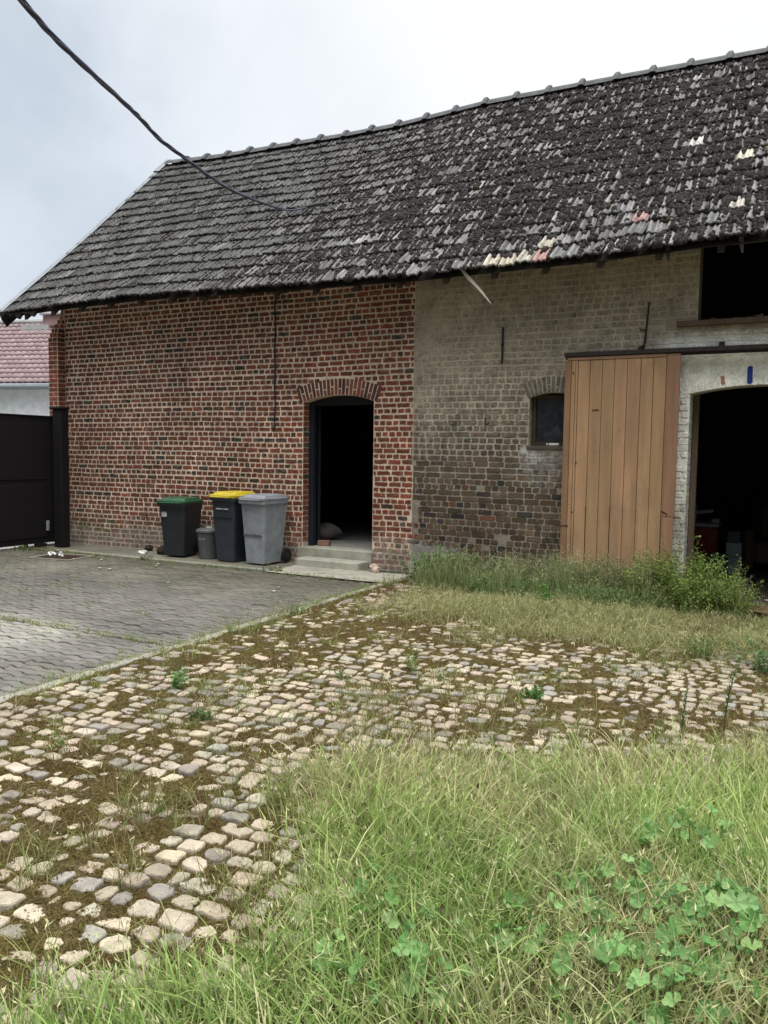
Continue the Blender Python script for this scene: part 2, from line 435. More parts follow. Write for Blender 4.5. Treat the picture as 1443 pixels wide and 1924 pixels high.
def sheet(mb, x0, x1, z0, z1, openings, col, washf, y=0.0, step=.05):
    xs = set(np.round(np.arange(x0, x1, step), 4)); xs |= {x0, x1}
    for a in openings:
        A, B = (a.x0, a.x1) if isinstance(a, Arch) else (a[0], a[1])
        for q in (A, B):
            if x0 < q < x1: xs |= {round(q, 4)}
    xs = sorted(xs)
    for xa, xb in zip(xs, xs[1:]):
        xm = (xa+xb)/2; iv = [(z0, z0, z1, z1)]
        holes = []
        for a in openings:
            if isinstance(a, Arch):
                if a.x0 < xm < a.x1: holes.append((a.base, a.base, a.top(xa), a.top(xb)))
            elif a[0] < xm < a[1]: holes.append((a[2], a[2], a[3], a[3]))
        holes.sort(); cur = (z0, z0); spans = []
        for h in holes:
            if h[0] > cur[0]+.001: spans.append((cur[0], cur[1], h[0], h[1]))
            cur = (h[2], h[3])
        spans.append((cur[0], cur[1], z1, z1))
        for a0, b0, a1, b1 in spans:
            n = max(1, int((max(a1, b1)-min(a0, b0))/step))
            vs = []; ws = []; cs = []
            for k in range(n+1):
                t = k/n
                for xx, lo, hi in ((xa, a0, a1), (xb, b0, b1)):
                    zz = lo+(hi-lo)*t; vs.append((xx, y, zz)); ws.append(washf(xx, zz)); cs.append(col(xx, zz) if callable(col) else col)
            mb.add(vs, [(2*k, 2*k+1, 2*k+3, 2*k+2) for k in range(n)], cs, ws)
def voussoirs(mb, a, colf, washf, n, jit=.003, split=True):
    tot = 2*a.ha; Rm = a.R
    for k in range(n):
        th = -a.ha-.03+(tot+.06)*(k+.5)/n
        wd = Rm*tot/n-.011
        segs = [(0, a.ring)] if (k % 2 == 0 or not split) else [(0, a.ring*.48), (a.ring*.52, a.ring)]
        if split and k % 4 == 3: segs = [(0, a.ring*.35), (a.ring*.39, a.ring)]
        for s0, s1 in segs:
            rm = a.R+(s0+s1)/2; u = a.cx+rm*math.sin(th); v = a.cz+rm*math.cos(th)
            brick(mb, u, v, wd*(1+(s0+s1)/2/a.R), (s1-s0)-.006, front, colf(u, v), -th, jit, random.uniform(.005, .009), washf, .15)
def reveal(mb, a, depth, colf, washf, col, right=False, arch=True, bricks=True):
    """inner faces of an opening: jambs with brick ends, soffit"""
    for x, sg in ((a.x0, 1), (a.x1, -1)):
        n = int((a.spring-a.base)/.06); vs = []; ws = []; cs = []
        for k in range(n+1):
            z = a.base+(a.spring-a.base)*k/n
            for y in (0, depth): vs.append((x, y, z)); ws.append(washf(x, z)); cs.append(col(x, z) if callable(col) else col)
        mb.add(vs, [(2*k, 2*k+1, 2*k+3, 2*k+2) for k in range(n)], cs, ws)
        if bricks:
            z = (int(a.base/CH)+.5)*CH+(.0 if a.base > 0 else 0)
            i = 0
            while z < a.spring:
                mp = lambda u, v, d, x=x, sg=sg: (x-sg*d, u, v)
                if z-CH/2 > a.base-.01:
                    if i % 2: brick(mb, depth*.5-.002, z, depth-.015, CH-.012, mp, colf(x, z), 0, .003, .004, washf)
                    else:
                        brick(mb, depth*.25, z, depth*.5-.012, CH-.012, mp, colf(x, z), 0, .003, .004, washf)
                        brick(mb, depth*.75, z, depth*.5-.012, CH-.012, mp, colf(x, z), 0, .003, .004, washf)
                z += CH; i += 1
    n = 16; vs = []; ws = []
    for k in range(n+1):
        x = a.x0+(a.x1-a.x0)*k/n
        for y in (0, depth): vs.append((x, y, a.top(x))); ws.append(washf(x, a.top(x)))
    mb.add(vs, [(2*k, 2*k+1, 2*k+3, 2*k+2) for k in range(n)], col(a.cx, a.crown) if callable(col) else col, ws)

XL, XS, XR = -11.07, -4.545, 4.6          # left end, seam, right end
# --- red wall
mb = MB(); random.seed(21)
def jag_left(i, z, x0, x1): return x0, (x1 if z > .95 else x1+random.choice((-.06, .0, .1, .14)))
def jag_right(i, z, x0, x1): return (x0+.004 if z > .95 else x0+.09), x1
sheet(mb, XL, XS, -.15, 4.235, [door_a], MORT_L, wash_left)
courses(mb, XL, XS, -.15, 4.235, [door_a], 'left', col_left, wash_left, 3, .0050, .0190, jag_left)
voussoirs(mb, door_a, lambda u, v: jitc(random.choice(((.19, .065, .045), (.15, .055, .04), (.10, .05, .04), (.22, .08, .055))), .2), wash_none, 22)
reveal(mb, door_a, .23, col_left, wash_left, MORT_L)
# vertical mortar weld at the seam
for k in range(44):
    z = .98+k*.0745
    brick(mb, XS+.002+random.uniform(-.002, .003), z, .014, .08, front, (.50, .40, .31), 0, .003, .006, wash_none)
part(mb, 'wall', 'masonry', label='red brick wall with pale mortar joints')
# --- grey wall
mb = MB(); random.seed(22)
ops = [win_a, cart_a, LOFT]
sheet(mb, XS, XR, -.15, 4.235, ops, mortar_right, wash_right)
courses(mb, XS, XR, -.15, 4.235, ops, 'right', col_right, wash_right, 9, .005, .0125, jag_right)
voussoirs(mb, win_a, col_right, lambda u, v: (.36, .33, .27, .36), 13)
def wash_white(u, v):
    return (.88, .865, .79, .90+.2*(float(vn(u, v, 5, 2))-.5))
voussoirs(mb, cart_a, lambda u, v: jitc((.22, .20, .17), .2), wash_white, 26, .003, False)
brick(mb, -.492, 2.512, .052, .19, front, (.03, .05, .26), R(2), .003, .011, wash_none, .35)
brick(mb, -.762, 2.465, .045, .10, front, (.42, .20, .17), R(5), .004, .010, wash_none, .35)
reveal(mb, win_a, .16, col_right, wash_right, mortar_right, bricks=False)
reveal(mb, cart_a, .30, lambda u, v: jitc((.3, .28, .24), .2), lambda u, v: (.66, .64, .57, .75), (.5, .47, .40))
# loft opening edges
lx0, lx1, lz0, lz1 = LOFT
for (p, q) in (((lx0, lz0), (lx0, lz1)), ((lx1, lz0), (lx1, lz1)), ((lx0, lz0), (lx1, lz0)), ((lx0, lz1), (lx1, lz1))):
    mb.add([(p[0], 0, p[1]), (p[0], .3, p[1]), (q[0], .3, q[1]), (q[0], 0, q[1])], [(0, 1, 2, 3)], (.2, .17, .13), (.2, .18, .15, .4))
# crumbled bricks lying on the loft sill edge
for k in range(22):
    x = lx0+random.uniform(.0, 1.6); mb.box(x, x+random.uniform(.03, .12), random.uniform(.0, .05), .12, lz0, lz0+random.uniform(.005, .035), jitc((.17, .11, .08), .3), j=.008)
# patch stone in the cement foot, projecting slightly
part(mb, 'wall', 'masonry', label='grey lime washed brick wall, bare and brown towards the foot')

# --- back, gable ends, inner divider and floors (plain masonry, seen only in the dark)
mb = MB()
def quad(mb, a, b, c, d, col): mb.add([a, b, c, d], [(0, 1, 2, 3)], col)
BY = 7.1
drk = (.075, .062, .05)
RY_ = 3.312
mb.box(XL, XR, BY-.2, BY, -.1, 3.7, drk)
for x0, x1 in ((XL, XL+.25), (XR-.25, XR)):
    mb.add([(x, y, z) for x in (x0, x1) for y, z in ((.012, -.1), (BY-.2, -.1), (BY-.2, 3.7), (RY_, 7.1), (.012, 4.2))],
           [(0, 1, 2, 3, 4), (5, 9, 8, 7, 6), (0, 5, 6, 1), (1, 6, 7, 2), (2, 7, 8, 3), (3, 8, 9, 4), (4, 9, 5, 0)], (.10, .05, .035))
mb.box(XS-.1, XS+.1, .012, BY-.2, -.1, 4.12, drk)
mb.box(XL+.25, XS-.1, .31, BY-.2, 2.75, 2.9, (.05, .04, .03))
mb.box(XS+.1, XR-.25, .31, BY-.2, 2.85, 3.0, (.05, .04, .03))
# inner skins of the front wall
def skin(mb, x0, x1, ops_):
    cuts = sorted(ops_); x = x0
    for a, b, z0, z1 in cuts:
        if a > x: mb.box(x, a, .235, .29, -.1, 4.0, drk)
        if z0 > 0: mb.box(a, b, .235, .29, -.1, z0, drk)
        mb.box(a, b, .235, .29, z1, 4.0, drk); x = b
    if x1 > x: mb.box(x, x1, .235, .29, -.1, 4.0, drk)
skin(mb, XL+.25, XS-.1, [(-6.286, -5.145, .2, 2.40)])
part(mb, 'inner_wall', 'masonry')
mb = MB()
mb.box(XL+.25, XS-.1, .2255, BY-.2, .05, .238, (.30, .29, .265))
part(mb, 'room_floor', 'concrete', label='grey concrete floor inside the doorway')
# --- buttress at the left end, stepping back under the eave
mb = MB(); random.seed(5)
def butt(z): return -.17+(.0 if z < 3.5 else min(.13, (z-3.5)*.45))
def bwid(z): return .21 if z < 3.38 else max(.06, .21-(z-3.38)*.42)
z = -.1; i = 0
while z < 4.2:
    y0 = butt(z)+.004
    if y0 < -.01:
        bw = bwid(z)
        mb.box(XL-bw, XL+.002, y0, .25, z, z+CH-.0004, MORT_L)
        fr = lambda u, v, d, y0=y0: (u, y0+d, v)
        sdm = lambda u, v, d: (XL+.002-d, u, v)
        if i % 2: brick(mb, XL-bw/2, z+CH/2, bw-.012, CH-.013, fr, col_left(0, 2), 0, .003, .005, wash_left)
        else:
            brick(mb, XL-bw*.75, z+CH/2, bw*.5-.012, CH-.013, fr, col_left(0, 2), 0, .003, .005, wash_left)
            brick(mb, XL-bw*.25, z+CH/2, bw*.5-.012, CH-.013, fr, col_left(0, 2), 0, .003, .005, wash_left)
        if -y0 > .06: brick(mb, y0/2, z+CH/2, -y0-.02, CH-.013, sdm, col_left(0, 2), 0, .003, .004, wash_left)
    z += CH; i += 1
part(mb, 'buttress', 'masonry', label='narrow brick pier at the left corner')

# --- roof
ZE = ([-11.932, -10.533, -8.968, -6.455, -4.254, -2.152, -0.352, 4.792], [3.791, 3.84, 3.864, 3.805, 3.766, 3.791, 3.854, 3.849])
ZR = ([-11.932, -10.22, -9.086, -7.433, -6.357, -4.763, -3.667, -2.611, -0.626, 4.792], [7.468, 7.37, 7.351, 7.312, 7.312, 7.4, 7.385, 7.38, 7.346, 7.37])
RX0, RX1 = -11.835, 4.75; RUN = 3.964; EY = -.652; RY = EY+RUN
SL = math.atan2(3.55, RUN); NRM = np.array([0, -math.sin(SL), math.cos(SL)])
def roofS(x, t, h=0):
    x = np.asarray(x, float); t = np.asarray(t, float)
    ze = np.interp(x, *ZE); zr = np.interp(x, *ZR)
    z = ze+(zr-ze)*t+.035*(fbm(x, t*5.5, .8, 41)-.5)*np.sin(np.clip(t, 0, 1)*PI)-.03*np.sin(np.clip(t, 0, 1)*PI)
    y = EY+RUN*t
    P = np.stack([x+0*t, y+0*x, z], -1)
    return P+np.asarray(h)[..., None]*NRM
NR = 17; TW = .201; NC = int((RX1-RX0)/TW)
ii, jj = np.meshgrid(np.arange(NR), np.arange(NC), indexing='ij'); ii = ii.ravel(); jj = jj.ravel(); T = len(ii)
off = (ii % 2)*0.0
u = np.linspace(0, 1, 15); v = np.array([0, .04, .35, .7, 1.08])
prof = .027*np.exp(-((u-.16)/.09)**2)+.021*np.exp(-((u-.52)/.075)**2)+.021*np.exp(-((u-.74)/.075)**2)+.006*np.exp(-((u-.98)/.05)**2)
jx = rng.uniform(-.006, .006, T); jr = rng.uniform(-.03, .03, T); jt = rng.normal(0, .032, T); lift = rng.uniform(.0, .020, T)
X = RX0+(jj[:, None, None]+off[:, None, None]+u[None, None, :]*.985)*TW+jx[:, None, None]+(v[None, :, None]-.5)*jr[:, None, None]
edge = (vn(X*30, ii[:, None, None]*3.3+X*0, 1, 8)-.5)*.045
tt = (ii[:, None, None]+v[None, :, None]+jt[:, None, None])/NR+np.where(v[None, :, None] < .1, edge/5.4, 0)
hh = prof[None, None, :]+(1-v[None, :, None]/1.08)*(.026+lift[:, None, None])+.016*(vn(X, tt*5.4, 26, 4)-.5)
P = roofS(X, tt, hh)                       # T,5,15,3
Pb = roofS(X[:, :1], tt[:, :1], hh[:, :1]-.022)   # lower lip
Pv = np.concatenate([Pb, P], 1).reshape(T, -1, 3)
nu, nvv = 15, 6
base = np.arange(T)*nu*nvv
q = [(a*nu+b, a*nu+b+1, (a+1)*nu+b+1, (a+1)*nu+b) for a in range(nvv-1) for b in range(nu-1)]
F = (base[:, None, None]+np.array(q)[None]).reshape(-1, 4)
xc = RX0+(jj+.5)*TW; tcn = (ii+.5)/NR
rt = sstep(-8.5, -3.5, xc)
g = (.075+.073*rt)*(.72+.56*rng.random(T))
g = g*(1+.5*(rng.random(T) < .12))
tc_ = np.stack([g*1.01, g, g*.99], -1)
for px_, pt_, c_ in ((-3.2, .55, (.40, .36, .30)), (-3.02, .55, (.38, .335, .27)), (-2.86, .55, (.34, .32, .28)), (-2.74, .1, (.34, .21, .19)), (-1.66, 2.6, (.34, .22, .20)), (-.74, 2.6, (.36, .34, .30)), (-2.68, 1.2, (.36, .34, .28)), (-.70, 6.1, (.47, .45, .36)), (-.3, 5.3, (.42, .40, .30)), (-5.5, 3.2, (.26, .26, .24)), (-4.1, 7.0, (.30, .30, .29)), (.2, 3.6, (.4, .4, .36)), (-1.3, 8.2, (.42, .42, .39))):
    k = np.argmin(((xc-px_)/TW)**2+((ii-int(pt_)))**2*4); tc_[k] = c_
special = set(np.where(tc_[:, 0] > .335)[0].tolist())
CC = np.repeat(tc_[:, None], nu*nvv, 1)
# paler ribs and darker troughs, following the tile profile
rib_tone = (.58+.80*np.clip(prof/.02, 0, 1)**.8)[None, None, :]*np.ones((T, nvv, 1)); CC = CC*rib_tone.reshape(T, -1, 1)
roof = empty('roof'); roof.parent = barn; roof.location = inv; bpy.data.objects.remove(roof)
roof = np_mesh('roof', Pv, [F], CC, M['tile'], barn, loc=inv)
# moss cushions
NB = 8
def cushions(px, pt, pr, ph, name, cols):
    K = len(px); th = np.arange(NB)/NB*2*PI
    rings = [(1.0, 0.0), (.93, .45), (.62, .85)]
    V = []
    for rr_, hh_ in rings:
        rj = rr_*(1+rng.uniform(-.16, .16, (K, NB)))
        xx = px[:, None]+np.cos(th)[None]*pr[:, None]*rj
        t2 = pt[:, None]+np.sin(th)[None]*pr[:, None]*1.15*rj/5.45
        V.append(roofS(xx, t2, (hh_*ph)[:, None]*(1+rng.uniform(-.12, .12, (K, NB)))+.008))
    V.append(roofS(px, pt, ph*1.0+.008)[:, None])
    V = np.concatenate(V, 1); nv_ = 3*NB+1; b = np.arange(K)*nv_
    q = [(r_*NB+k, r_*NB+(k+1) % NB, (r_+1)*NB+(k+1) % NB, (r_+1)*NB+k) for r_ in range(2) for k in range(NB)]
    tr = [(2*NB+k, 2*NB+(k+1) % NB, 3*NB) for k in range(NB)]
    C = np.repeat(cols[:, None], nv_, 1)
    return np_mesh(name, V.reshape(-1, 3), [(b[:, None, None]+np.array(q)[None]).reshape(-1, 4), (b[:, None, None]+np.array(tr)[None]).reshape(-1, 3)], C, M['moss'], roof, smooth=True)
mx_, mt_, mr_, mh_ = [], [], [], []
for k in range(T):
    r_ = max(.16, float(sstep(-9.0, -4.0, xc[k]))); pn = float(fbm(xc[k], ii[k]*.33, 1.1, 77))
    for c_, cu_ in enumerate((.0, .27, .50, .74)):
        pr_ = .42+.30*r_+.9*(pn-.5)
        if k in special: pr_ = .12
        v0 = 0.0
        if rng.random() > pr_:
            if rng.random() < .5: continue
            v0 = rng.uniform(.45, .8)       # only a remnant higher up on the rib
        vend = 1.0 if rng.random() < .75 else rng.uniform(v0+.15, 1.0)
        v_ = v0+rng.uniform(0, .12)
        while v_ < vend:
            rad = (.013+.017*r_)*rng.uniform(.65, 1.3)
            mx_.append(RX0+(jj[k]+cu_+rng.normal(0, .045))*TW); mt_.append((ii[k]+v_)/NR); mr_.append(rad); mh_.append(rad*rng.uniform(.7, 1.25)+(1-v_)*.034)
            v_ += rad/.32*rng.uniform(.95, 1.5)*(1 if r_ > .3 else 1.5)
mx_, mt_, mr_, mh_ = map(np.array, (mx_, mt_, mr_, mh_))
mc = np.array([(.054, .048, .048)])*(.6+.8*rng.random((len(mx_), 1))); br = rng.random(len(mx_)) < .012; mc[br] = (.055, .045, .022)
ms = cushions(mx_, mt_, mr_, mh_, 'moss', mc); tag(ms, 'dark brown moss cushions scattered over the tiles', None, None, 'stuff')
# under-boarding, back slope
mb = MB()
n = 24
for k in range(n):
    xa = RX0+.03+(RX1-RX0-.06)*k/n; xb = RX0+.03+(RX1-RX0-.06)*(k+1)/n
    za0, zb0 = np.interp(xa, *ZE)-.09, np.interp(xb, *ZE)-.09; za1, zb1 = np.interp(xa, *ZR)-.14, np.interp(xb, *ZR)-.14
    mb.add([(xa, EY+.05, za0+.04), (xb, EY+.05, zb0+.04), (xb, RY, zb1), (xa, RY, za1)], [(0, 1, 2, 3)], (.05, .042, .034))
    mb.add([(xa, RY, za1+.06), (xb, RY, zb1+.06), (xb, 7.4, 3.6), (xa, 7.4, 3.6)], [(0, 1, 2, 3)], (.08, .08, .075))
und = part(mb, 'boarding', 'plain', roof)
mb = MB()
# rafter tails
rt_ = MB(); k = 0; x = RX0+.5
raf = None
while x < RX1-.3:
    z0 = float(np.interp(x, *ZE))
    m_ = MB(); sl_ = 3.55/RUN
    m_.add([(x+dx, y, z0+(y-EY)*sl_-.10-d) for dx in (-.035, .035) for y in (EY+.1, .5) for d in (0, .10)],
           [(0, 1, 3, 2), (4, 6, 7, 5), (0, 4, 5, 1), (2, 3, 7, 6), (0, 2, 6, 4), (1, 5, 7, 3)], jitc((.07, .055, .04), .3))
    o = m_.build('rafter', M['wood'], roof); x += .62
# ridge tiles
rm = MB(); Lr = .53
secs = []
prof_r = [(-.15, -.115), (-.11, -.055), (-.06, -.012), (0, 0), (.06, -.012), (.11, -.055), (.15, -.115)]
for xx, s_ in ((0, 1.0), (Lr-.10, .97), (Lr-.095, 1.15), (Lr-.055, 1.42), (Lr-.005, 1.42), (Lr+.012, 1.15)):
    secs.append([(xx, a*s_, b*s_+(.012 if s_ > 1.05 else 0)+(.030 if s_ > 1.2 else 0)) for a, b in prof_r])
vs = [p for s_ in secs for p in s_]; n7 = 7
rm.add(vs, [(i*n7+k, i*n7+k+1, (i+1)*n7+k+1, (i+1)*n7+k) for i in range(5) for k in range(6)], (.115, .12, .125))
rid = rm.build('ridge_tile', M['tile'], roof)
x = RX0+.08; first = True
while x < RX1-.4:
    o = rid if first else rid.copy()
    if not first: COL.objects.link(o); o.parent = roof
    z1 = float(np.interp(x, *ZR)); z2 = float(np.interp(x+Lr, *ZR))
    o.location = (x, RY, z1+.085); o.rotation_euler = (random.uniform(-.03, .03), -math.atan2(z2-z1, Lr), random.uniform(-.012, .012)); first = False; x += Lr+.004
# verge strip (pale zinc over the left edge) and barge board
mb = MB()
for (t0, t1, w0, ht) in ((0.0, .335, .09, .065), (.335, .70, .08, .06), (.70, .925, .07, .055), (.925, 1.02, .12, .08)):
    n = 5
    for k in range(n):
        a, b = t0+(t1-t0)*k/n, t0+(t1-t0)*(k+1)/n-.0005
        P4 = [roofS(RX0-.03, a, ht), roofS(RX0+w0, a, ht-.01), roofS(RX0+w0, b, ht-.01), roofS(RX0-.03, b, ht)]
        Q4 = [roofS(RX0-.03, a, -.10), roofS(RX0-.03, b, -.10)]
        mb.add([tuple(p) for p in P4+Q4], [(0, 1, 2, 3), (0, 3, 5, 4)], (.26, .285, .31))
part(mb, 'verge_strip', 'plain', roof, 'pale metal strip along the left roof edge')
mb = MB()
mb.add([tuple(roofS(RX0-.032, a, h_)) for a in (-.002, 1.0) for h_ in (-.22, -.06)]+[tuple(roofS(RX0-.005, a, h_)) for a in (-.002, 1.0) for h_ in (-.22, -.06)],
       [(0, 1, 3, 2), (4, 6, 7, 5), (0, 4, 5, 1), (2, 3, 7, 6), (0, 2, 6, 4), (1, 5, 7, 3)], (.03, .03, .03))
part(mb, 'barge_board', 'wood', roof)
# broken laths hanging from the eave
def lath(pts, wd, col, name='broken_lath', label=None):
    m_ = MB(); pts = [Vector(p) for p in pts]; rings = []
    for i, p in enumerate(pts):
        t = (pts[min(i+1, len(pts)-1)]-pts[max(0, i-1)]).normalized(); a = t.cross(Vector((0, 1, 0))).normalized(); b = a.cross(t)
        w_ = wd[i]; rings.append([p+a*w_+b*.008, p-a*w_+b*.010, p-a*w_*.8-b*.008, p+a*w_*.9-b*.006])
    m_.loft([[tuple(v_) for v_ in r_] for r_ in rings], col)
    o = m_.build(name, M['wood'], roof)
    if label: o['label'] = label
    return o
lath([(-3.697, -0.604, 3.849), (-3.579, -0.618, 3.712), (-3.482, -0.633, 3.615), (-3.364, -0.643, 3.488), (-3.262, -0.653, 3.365)], [.014, .024, .018, .013, .003], (.44, .41, .35), label='splintered pale lath dangling from the eave')
lath([(-3.638, -0.604, 3.81), (-3.609, -0.614, 3.732), (-3.55, -0.623, 3.654)], [.012, .018, .003], (.22, .2, .16))
lath([(-4.098, -0.516, 3.869), (-4.078, -0.516, 3.752), (-4.044, -0.506, 3.644)], [.03, .025, .004], (.20, .18, .13))
lath([(-1.33, -0.565, 3.869), (-1.32, -0.565, 3.791), (-1.311, -0.565, 3.693)], [.03, .028, .01], (.06, .055, .05))
lath([(-0.606, -0.584, 3.869), (-0.597, -0.584, 3.771), (-0.587, -0.584, 3.698)], [.025, .022, .008], (.10, .09, .08))
# ragged torpedo of mortar droppings / broken tile points at the far left eave
for (x, s_) in ((-11.64, .05), (-11.46, .10), (-11.27, .04), (-11.12, .08)):
    m_ = MB(); z0 = 3.81
    m_.add([(x-.10, -.63, z0), (x+.10, -.63, z0), (x+.015, -.62, z0-s_), (x-.10, -.56, z0), (x+.10, -.56, z0), (x+.015, -.57, z0-s_)], [(0, 1, 2), (3, 5, 4), (0, 2, 5, 3), (1, 4, 5, 2), (0, 3, 4, 1)], (.05, .047, .042))
    m_.build('eave_tile', M['tile'], roof)

# --- doorway
mb = MB()
mb.box(-6.284, -6.205, .155, .232, .24, 2.33, (.014, .018, .028)); mb.box(-5.175, -5.147, .165, .232, .24, 2.33, (.014, .018, .028))
mb.box(-6.204, -5.176, .160, .232, 2.27, 2.40, (.012, .012, .014))
df = part(mb, 'door_frame', 'plain')
mb = MB()
Md = Matrix.Translation((-6.21, .30, .26))@Matrix.Rotation(R(158), 4, 'Z')
mb.rbox(0, .92, -.045, 0, 0, 2.03, (.012, .014, .02), M=Md)
for z0 in (.15, 1.1): mb.rbox(.12, .8, -.056, -.044, z0, z0+.75, (.012, .014, .02), M=Md)
dl = part(mb, 'door', 'plain', label='dark door leaf standing open inside the doorway')
mb = MB(); mb.tube([Md@Vector((.85, -.05, 1.0)), Md@Vector((.85, -.10, 1.0)), Md@Vector((.74, -.10, 1.0))], .009, 8, (.4, .4, .4)); mb.build('handle', M['iron'], dl)
# steps
mb = MB(); mb.rbox(-6.345, -5.135, -.05, .225, .05, .241, (.36, .36, .29), .008); part(mb, 'step', 'concrete', label='upper concrete step below the doorway')
mb = MB(); mb.rbox(-6.15, -5.165, -.36, -.052, -.05, .118, (.38, .375, .31), .010)
mb.box(-6.19, -6.151, -.33, -.06, -.05, .112, (.33, .33, .27), j=.006)
part(mb, 'step', 'concrete', label='lower concrete step at yard level')
# --- window
wnd = empty('window'); wnd.parent = barn; wnd.location = inv
mb = MB(); wc_ = (.065, .05, .035); x0, x1, z0, z1 = -2.955, -2.385, 1.72, 2.35
y0, y1 = .10, .155
for a in ((x0, x0+.045, z0, z1-.03), (x1-.045, x1, z0, z1-.03), (x0+.046, x1-.046, z0, z0+.05), (x0+.046, x1-.046, z1-.05, z1)): mb.rbox(a[0], a[1], y0, y1, a[2], a[3], wc_, .004)
mb.build('window_frame', M['wood'], wnd)
mb = MB(); mb.add([(x0+.03, .13, z0+.03), (x1-.03, .13, z0+.03), (x1-.03, .132, z1-.03), (x0+.03, .132, z1-.03)], [(0, 1, 2, 3)], (.02, .02, .02)); mb.build('pane', M['glass'], wnd)
mb = MB(); mb.rbox(-2.985, -2.36, -.02, .099, 1.675, 1.72, (.11, .09, .07), .006); mb.rbox(-2.955, -2.385, .085, .115, 1.722, 1.745, wc_, .003); mb.build('sill', M['wood'], wnd)
mb = MB(); mb.tube([(-2.70, -.005, 1.738), (-2.58, -.01, 1.738)], .016, 10, (.62, .62, .6)); mb.tube([(-2.735, -.005, 1.738), (-2.715, -.005, 1.738)], .014, 8, (.5, .5, .48))
tb = mb.build('white_tube', M['plain'], None); tag(tb, 'short white tube lying on the sill of the small window', 'tube')
# --- sliding door
sdr = MB(); random.seed(31)
xs = [-2.497, -2.419, -2.368, -2.339, -2.198, -2.056, -1.916, -1.772, -1.623, -1.483, -1.345, -1.196]
for k in range(len(xs)-1):
    a, b = xs[k]+.0025, xs[k+1]-.0025
    c = jitc((.47, .29, .160), .05, .03)
    if k == len(xs)-2: c = (.34, .19, .12)
    if k == 0: c = (.33, .19, .105)
    top = 2.725 if k < len(xs)-2 else 2.765
    if k == len(xs)-2:   # replaced board: redder top, paler foot, ragged edge
        sdr.rbox(a, b, -.145, -.108, .93, top, c, .003)
        sdr.rbox(a+.004, b-.012, -.143, -.108, .03, .928, (.36, .205, .12), .003)
    else:
        zb_ = random.uniform(.02, .06); dy = random.uniform(0, .004)
        sdr.rbox(a, b, -.147+dy, -.108, zb_, top, c, .003)
    if k in (4, 6): sdr.box(a-.006, a-.0035, -.1475, -.11, .05, 1.0, (.02, .012, .008))
sdr.rbox(-2.47, -1.346, -.152, -.1085, 2.728, 2.765, (.33, .19, .12), .003)
for z0 in (.35, 1.35, 2.35): sdr.box(-2.46, -1.22, -.107, -.075, z0, z0+.14, (.25, .15, .09))
for k, (x, z) in enumerate(((-2.39, 1.02), (-2.37, .98), (-2.36, .93), (-2.33, .96), (-2.42, 1.05), (-2.435, 1.50), (-2.395, 2.58), (-1.31, .98), (-1.285, .93), (-1.34, .985), (-1.83, 1.9), (-2.06, .97), (-1.91, 1.0), (-1.62, .98))):
    r_ = .011 if k in (2, 6) else .005
    sdr.tube([(x, -.150, z), (x, -.1435, z)], r_, 8, (.02, .012, .01))
for (x0, z0, x1, z1) in ((-2.50, .76, -2.40, .765), (-1.345, .99, -1.27, .955), (-2.16, 2.14, -2.08, 2.145), (-2.34, 1.52, -2.315, 1.525)):
    sdr.tube([(x0, -.149, z0), ((x0+x1)/2, -.151, (z0+z1)/2+.004), (x1, -.149, z1)], .004, 5, (.03, .018, .012))
slid = part(sdr, 'sliding_door', 'wood', label='tall tan plank door hanging from the iron rail')
# rail and brackets
mb = MB(); ri = (.040, .030, .028)
mb.rbox(-2.505, 2.6, -.165, -.10, 2.772, 2.822, ri, .004); mb.box(-2.505, 2.6, -.10, -.092, 2.745, 2.79, ri)
rail = part(mb, 'door_rail', 'iron', label='dark iron rail above the sliding door')
for x in (-1.645, -.79, .1, 1.1, 2.1):
    mb = MB(); mb.box(x-.022, x+.022, -.12, .0, 2.822, 2.850, ri); mb.box(x-.03, x+.03, -.016, .0, 2.83, 2.885, ri); mb.tube([(x, -.03, 2.86), (x, -.055, 2.86)], .014, 8, ri)
    mb.build('bracket', M['iron'], rail)
# iron anchors, hook, conductor
mb = MB(); mb.rbox(-3.338, -3.318, -.03, -.002, 2.745, 3.19, ri, .003); mb.rbox(-3.343, -3.313, -.045, -.002, 2.955, 2.985, ri, .004); part(mb, 'wall_anchor', 'iron', label='short straight iron anchor bar')
mb = MB(); mb.tube([(-1.612, -.025, 2.90), (-1.60, -.03, 3.05), (-1.578, -.025, 3.37)], [.013, .012, .010], 6, ri); mb.tube([(-1.60, -.025, 3.06), (-1.66, -.03, 3.055), (-1.675, -.03, 3.09)], .008, 6, ri)
mb.tube([(-1.615, -.02, 2.89), (-1.66, -.02, 2.85)], .013, 6, ri); part(mb, 'wall_anchor', 'iron', label='longer leaning iron anchor bar with a side hook')
mb = MB(); mb.tube([(-3.53, -.03, 2.075), (-3.528, -.04, 2.0), (-3.50, -.045, 1.985), (-3.47, -.03, 2.01)], .008, 6, ri); mb.tube([(-3.528, .0, 1.99), (-3.528, -.045, 1.99)], .009, 6, ri); part(mb, 'wall_hook', 'iron')
mb = MB(); pts = [(-6.765+.006*math.sin(k*.9), -.02, 3.98-k*.074) for k in range(27)]+[(-6.766, -.022, 1.98), (-6.765, -.02, 1.945), (-6.785, -.02, 1.925), (-6.81, -.015, 1.95)]
mb.tube(pts, .010, 6, (.025, .025, .028)); mb.box(-6.83, -6.79, -.02, 0, 1.945, 1.985, (.2, .17, .13), j=.005); part(mb, 'wall_cable', 'plain', label='thin black cable running down the red brick wall')
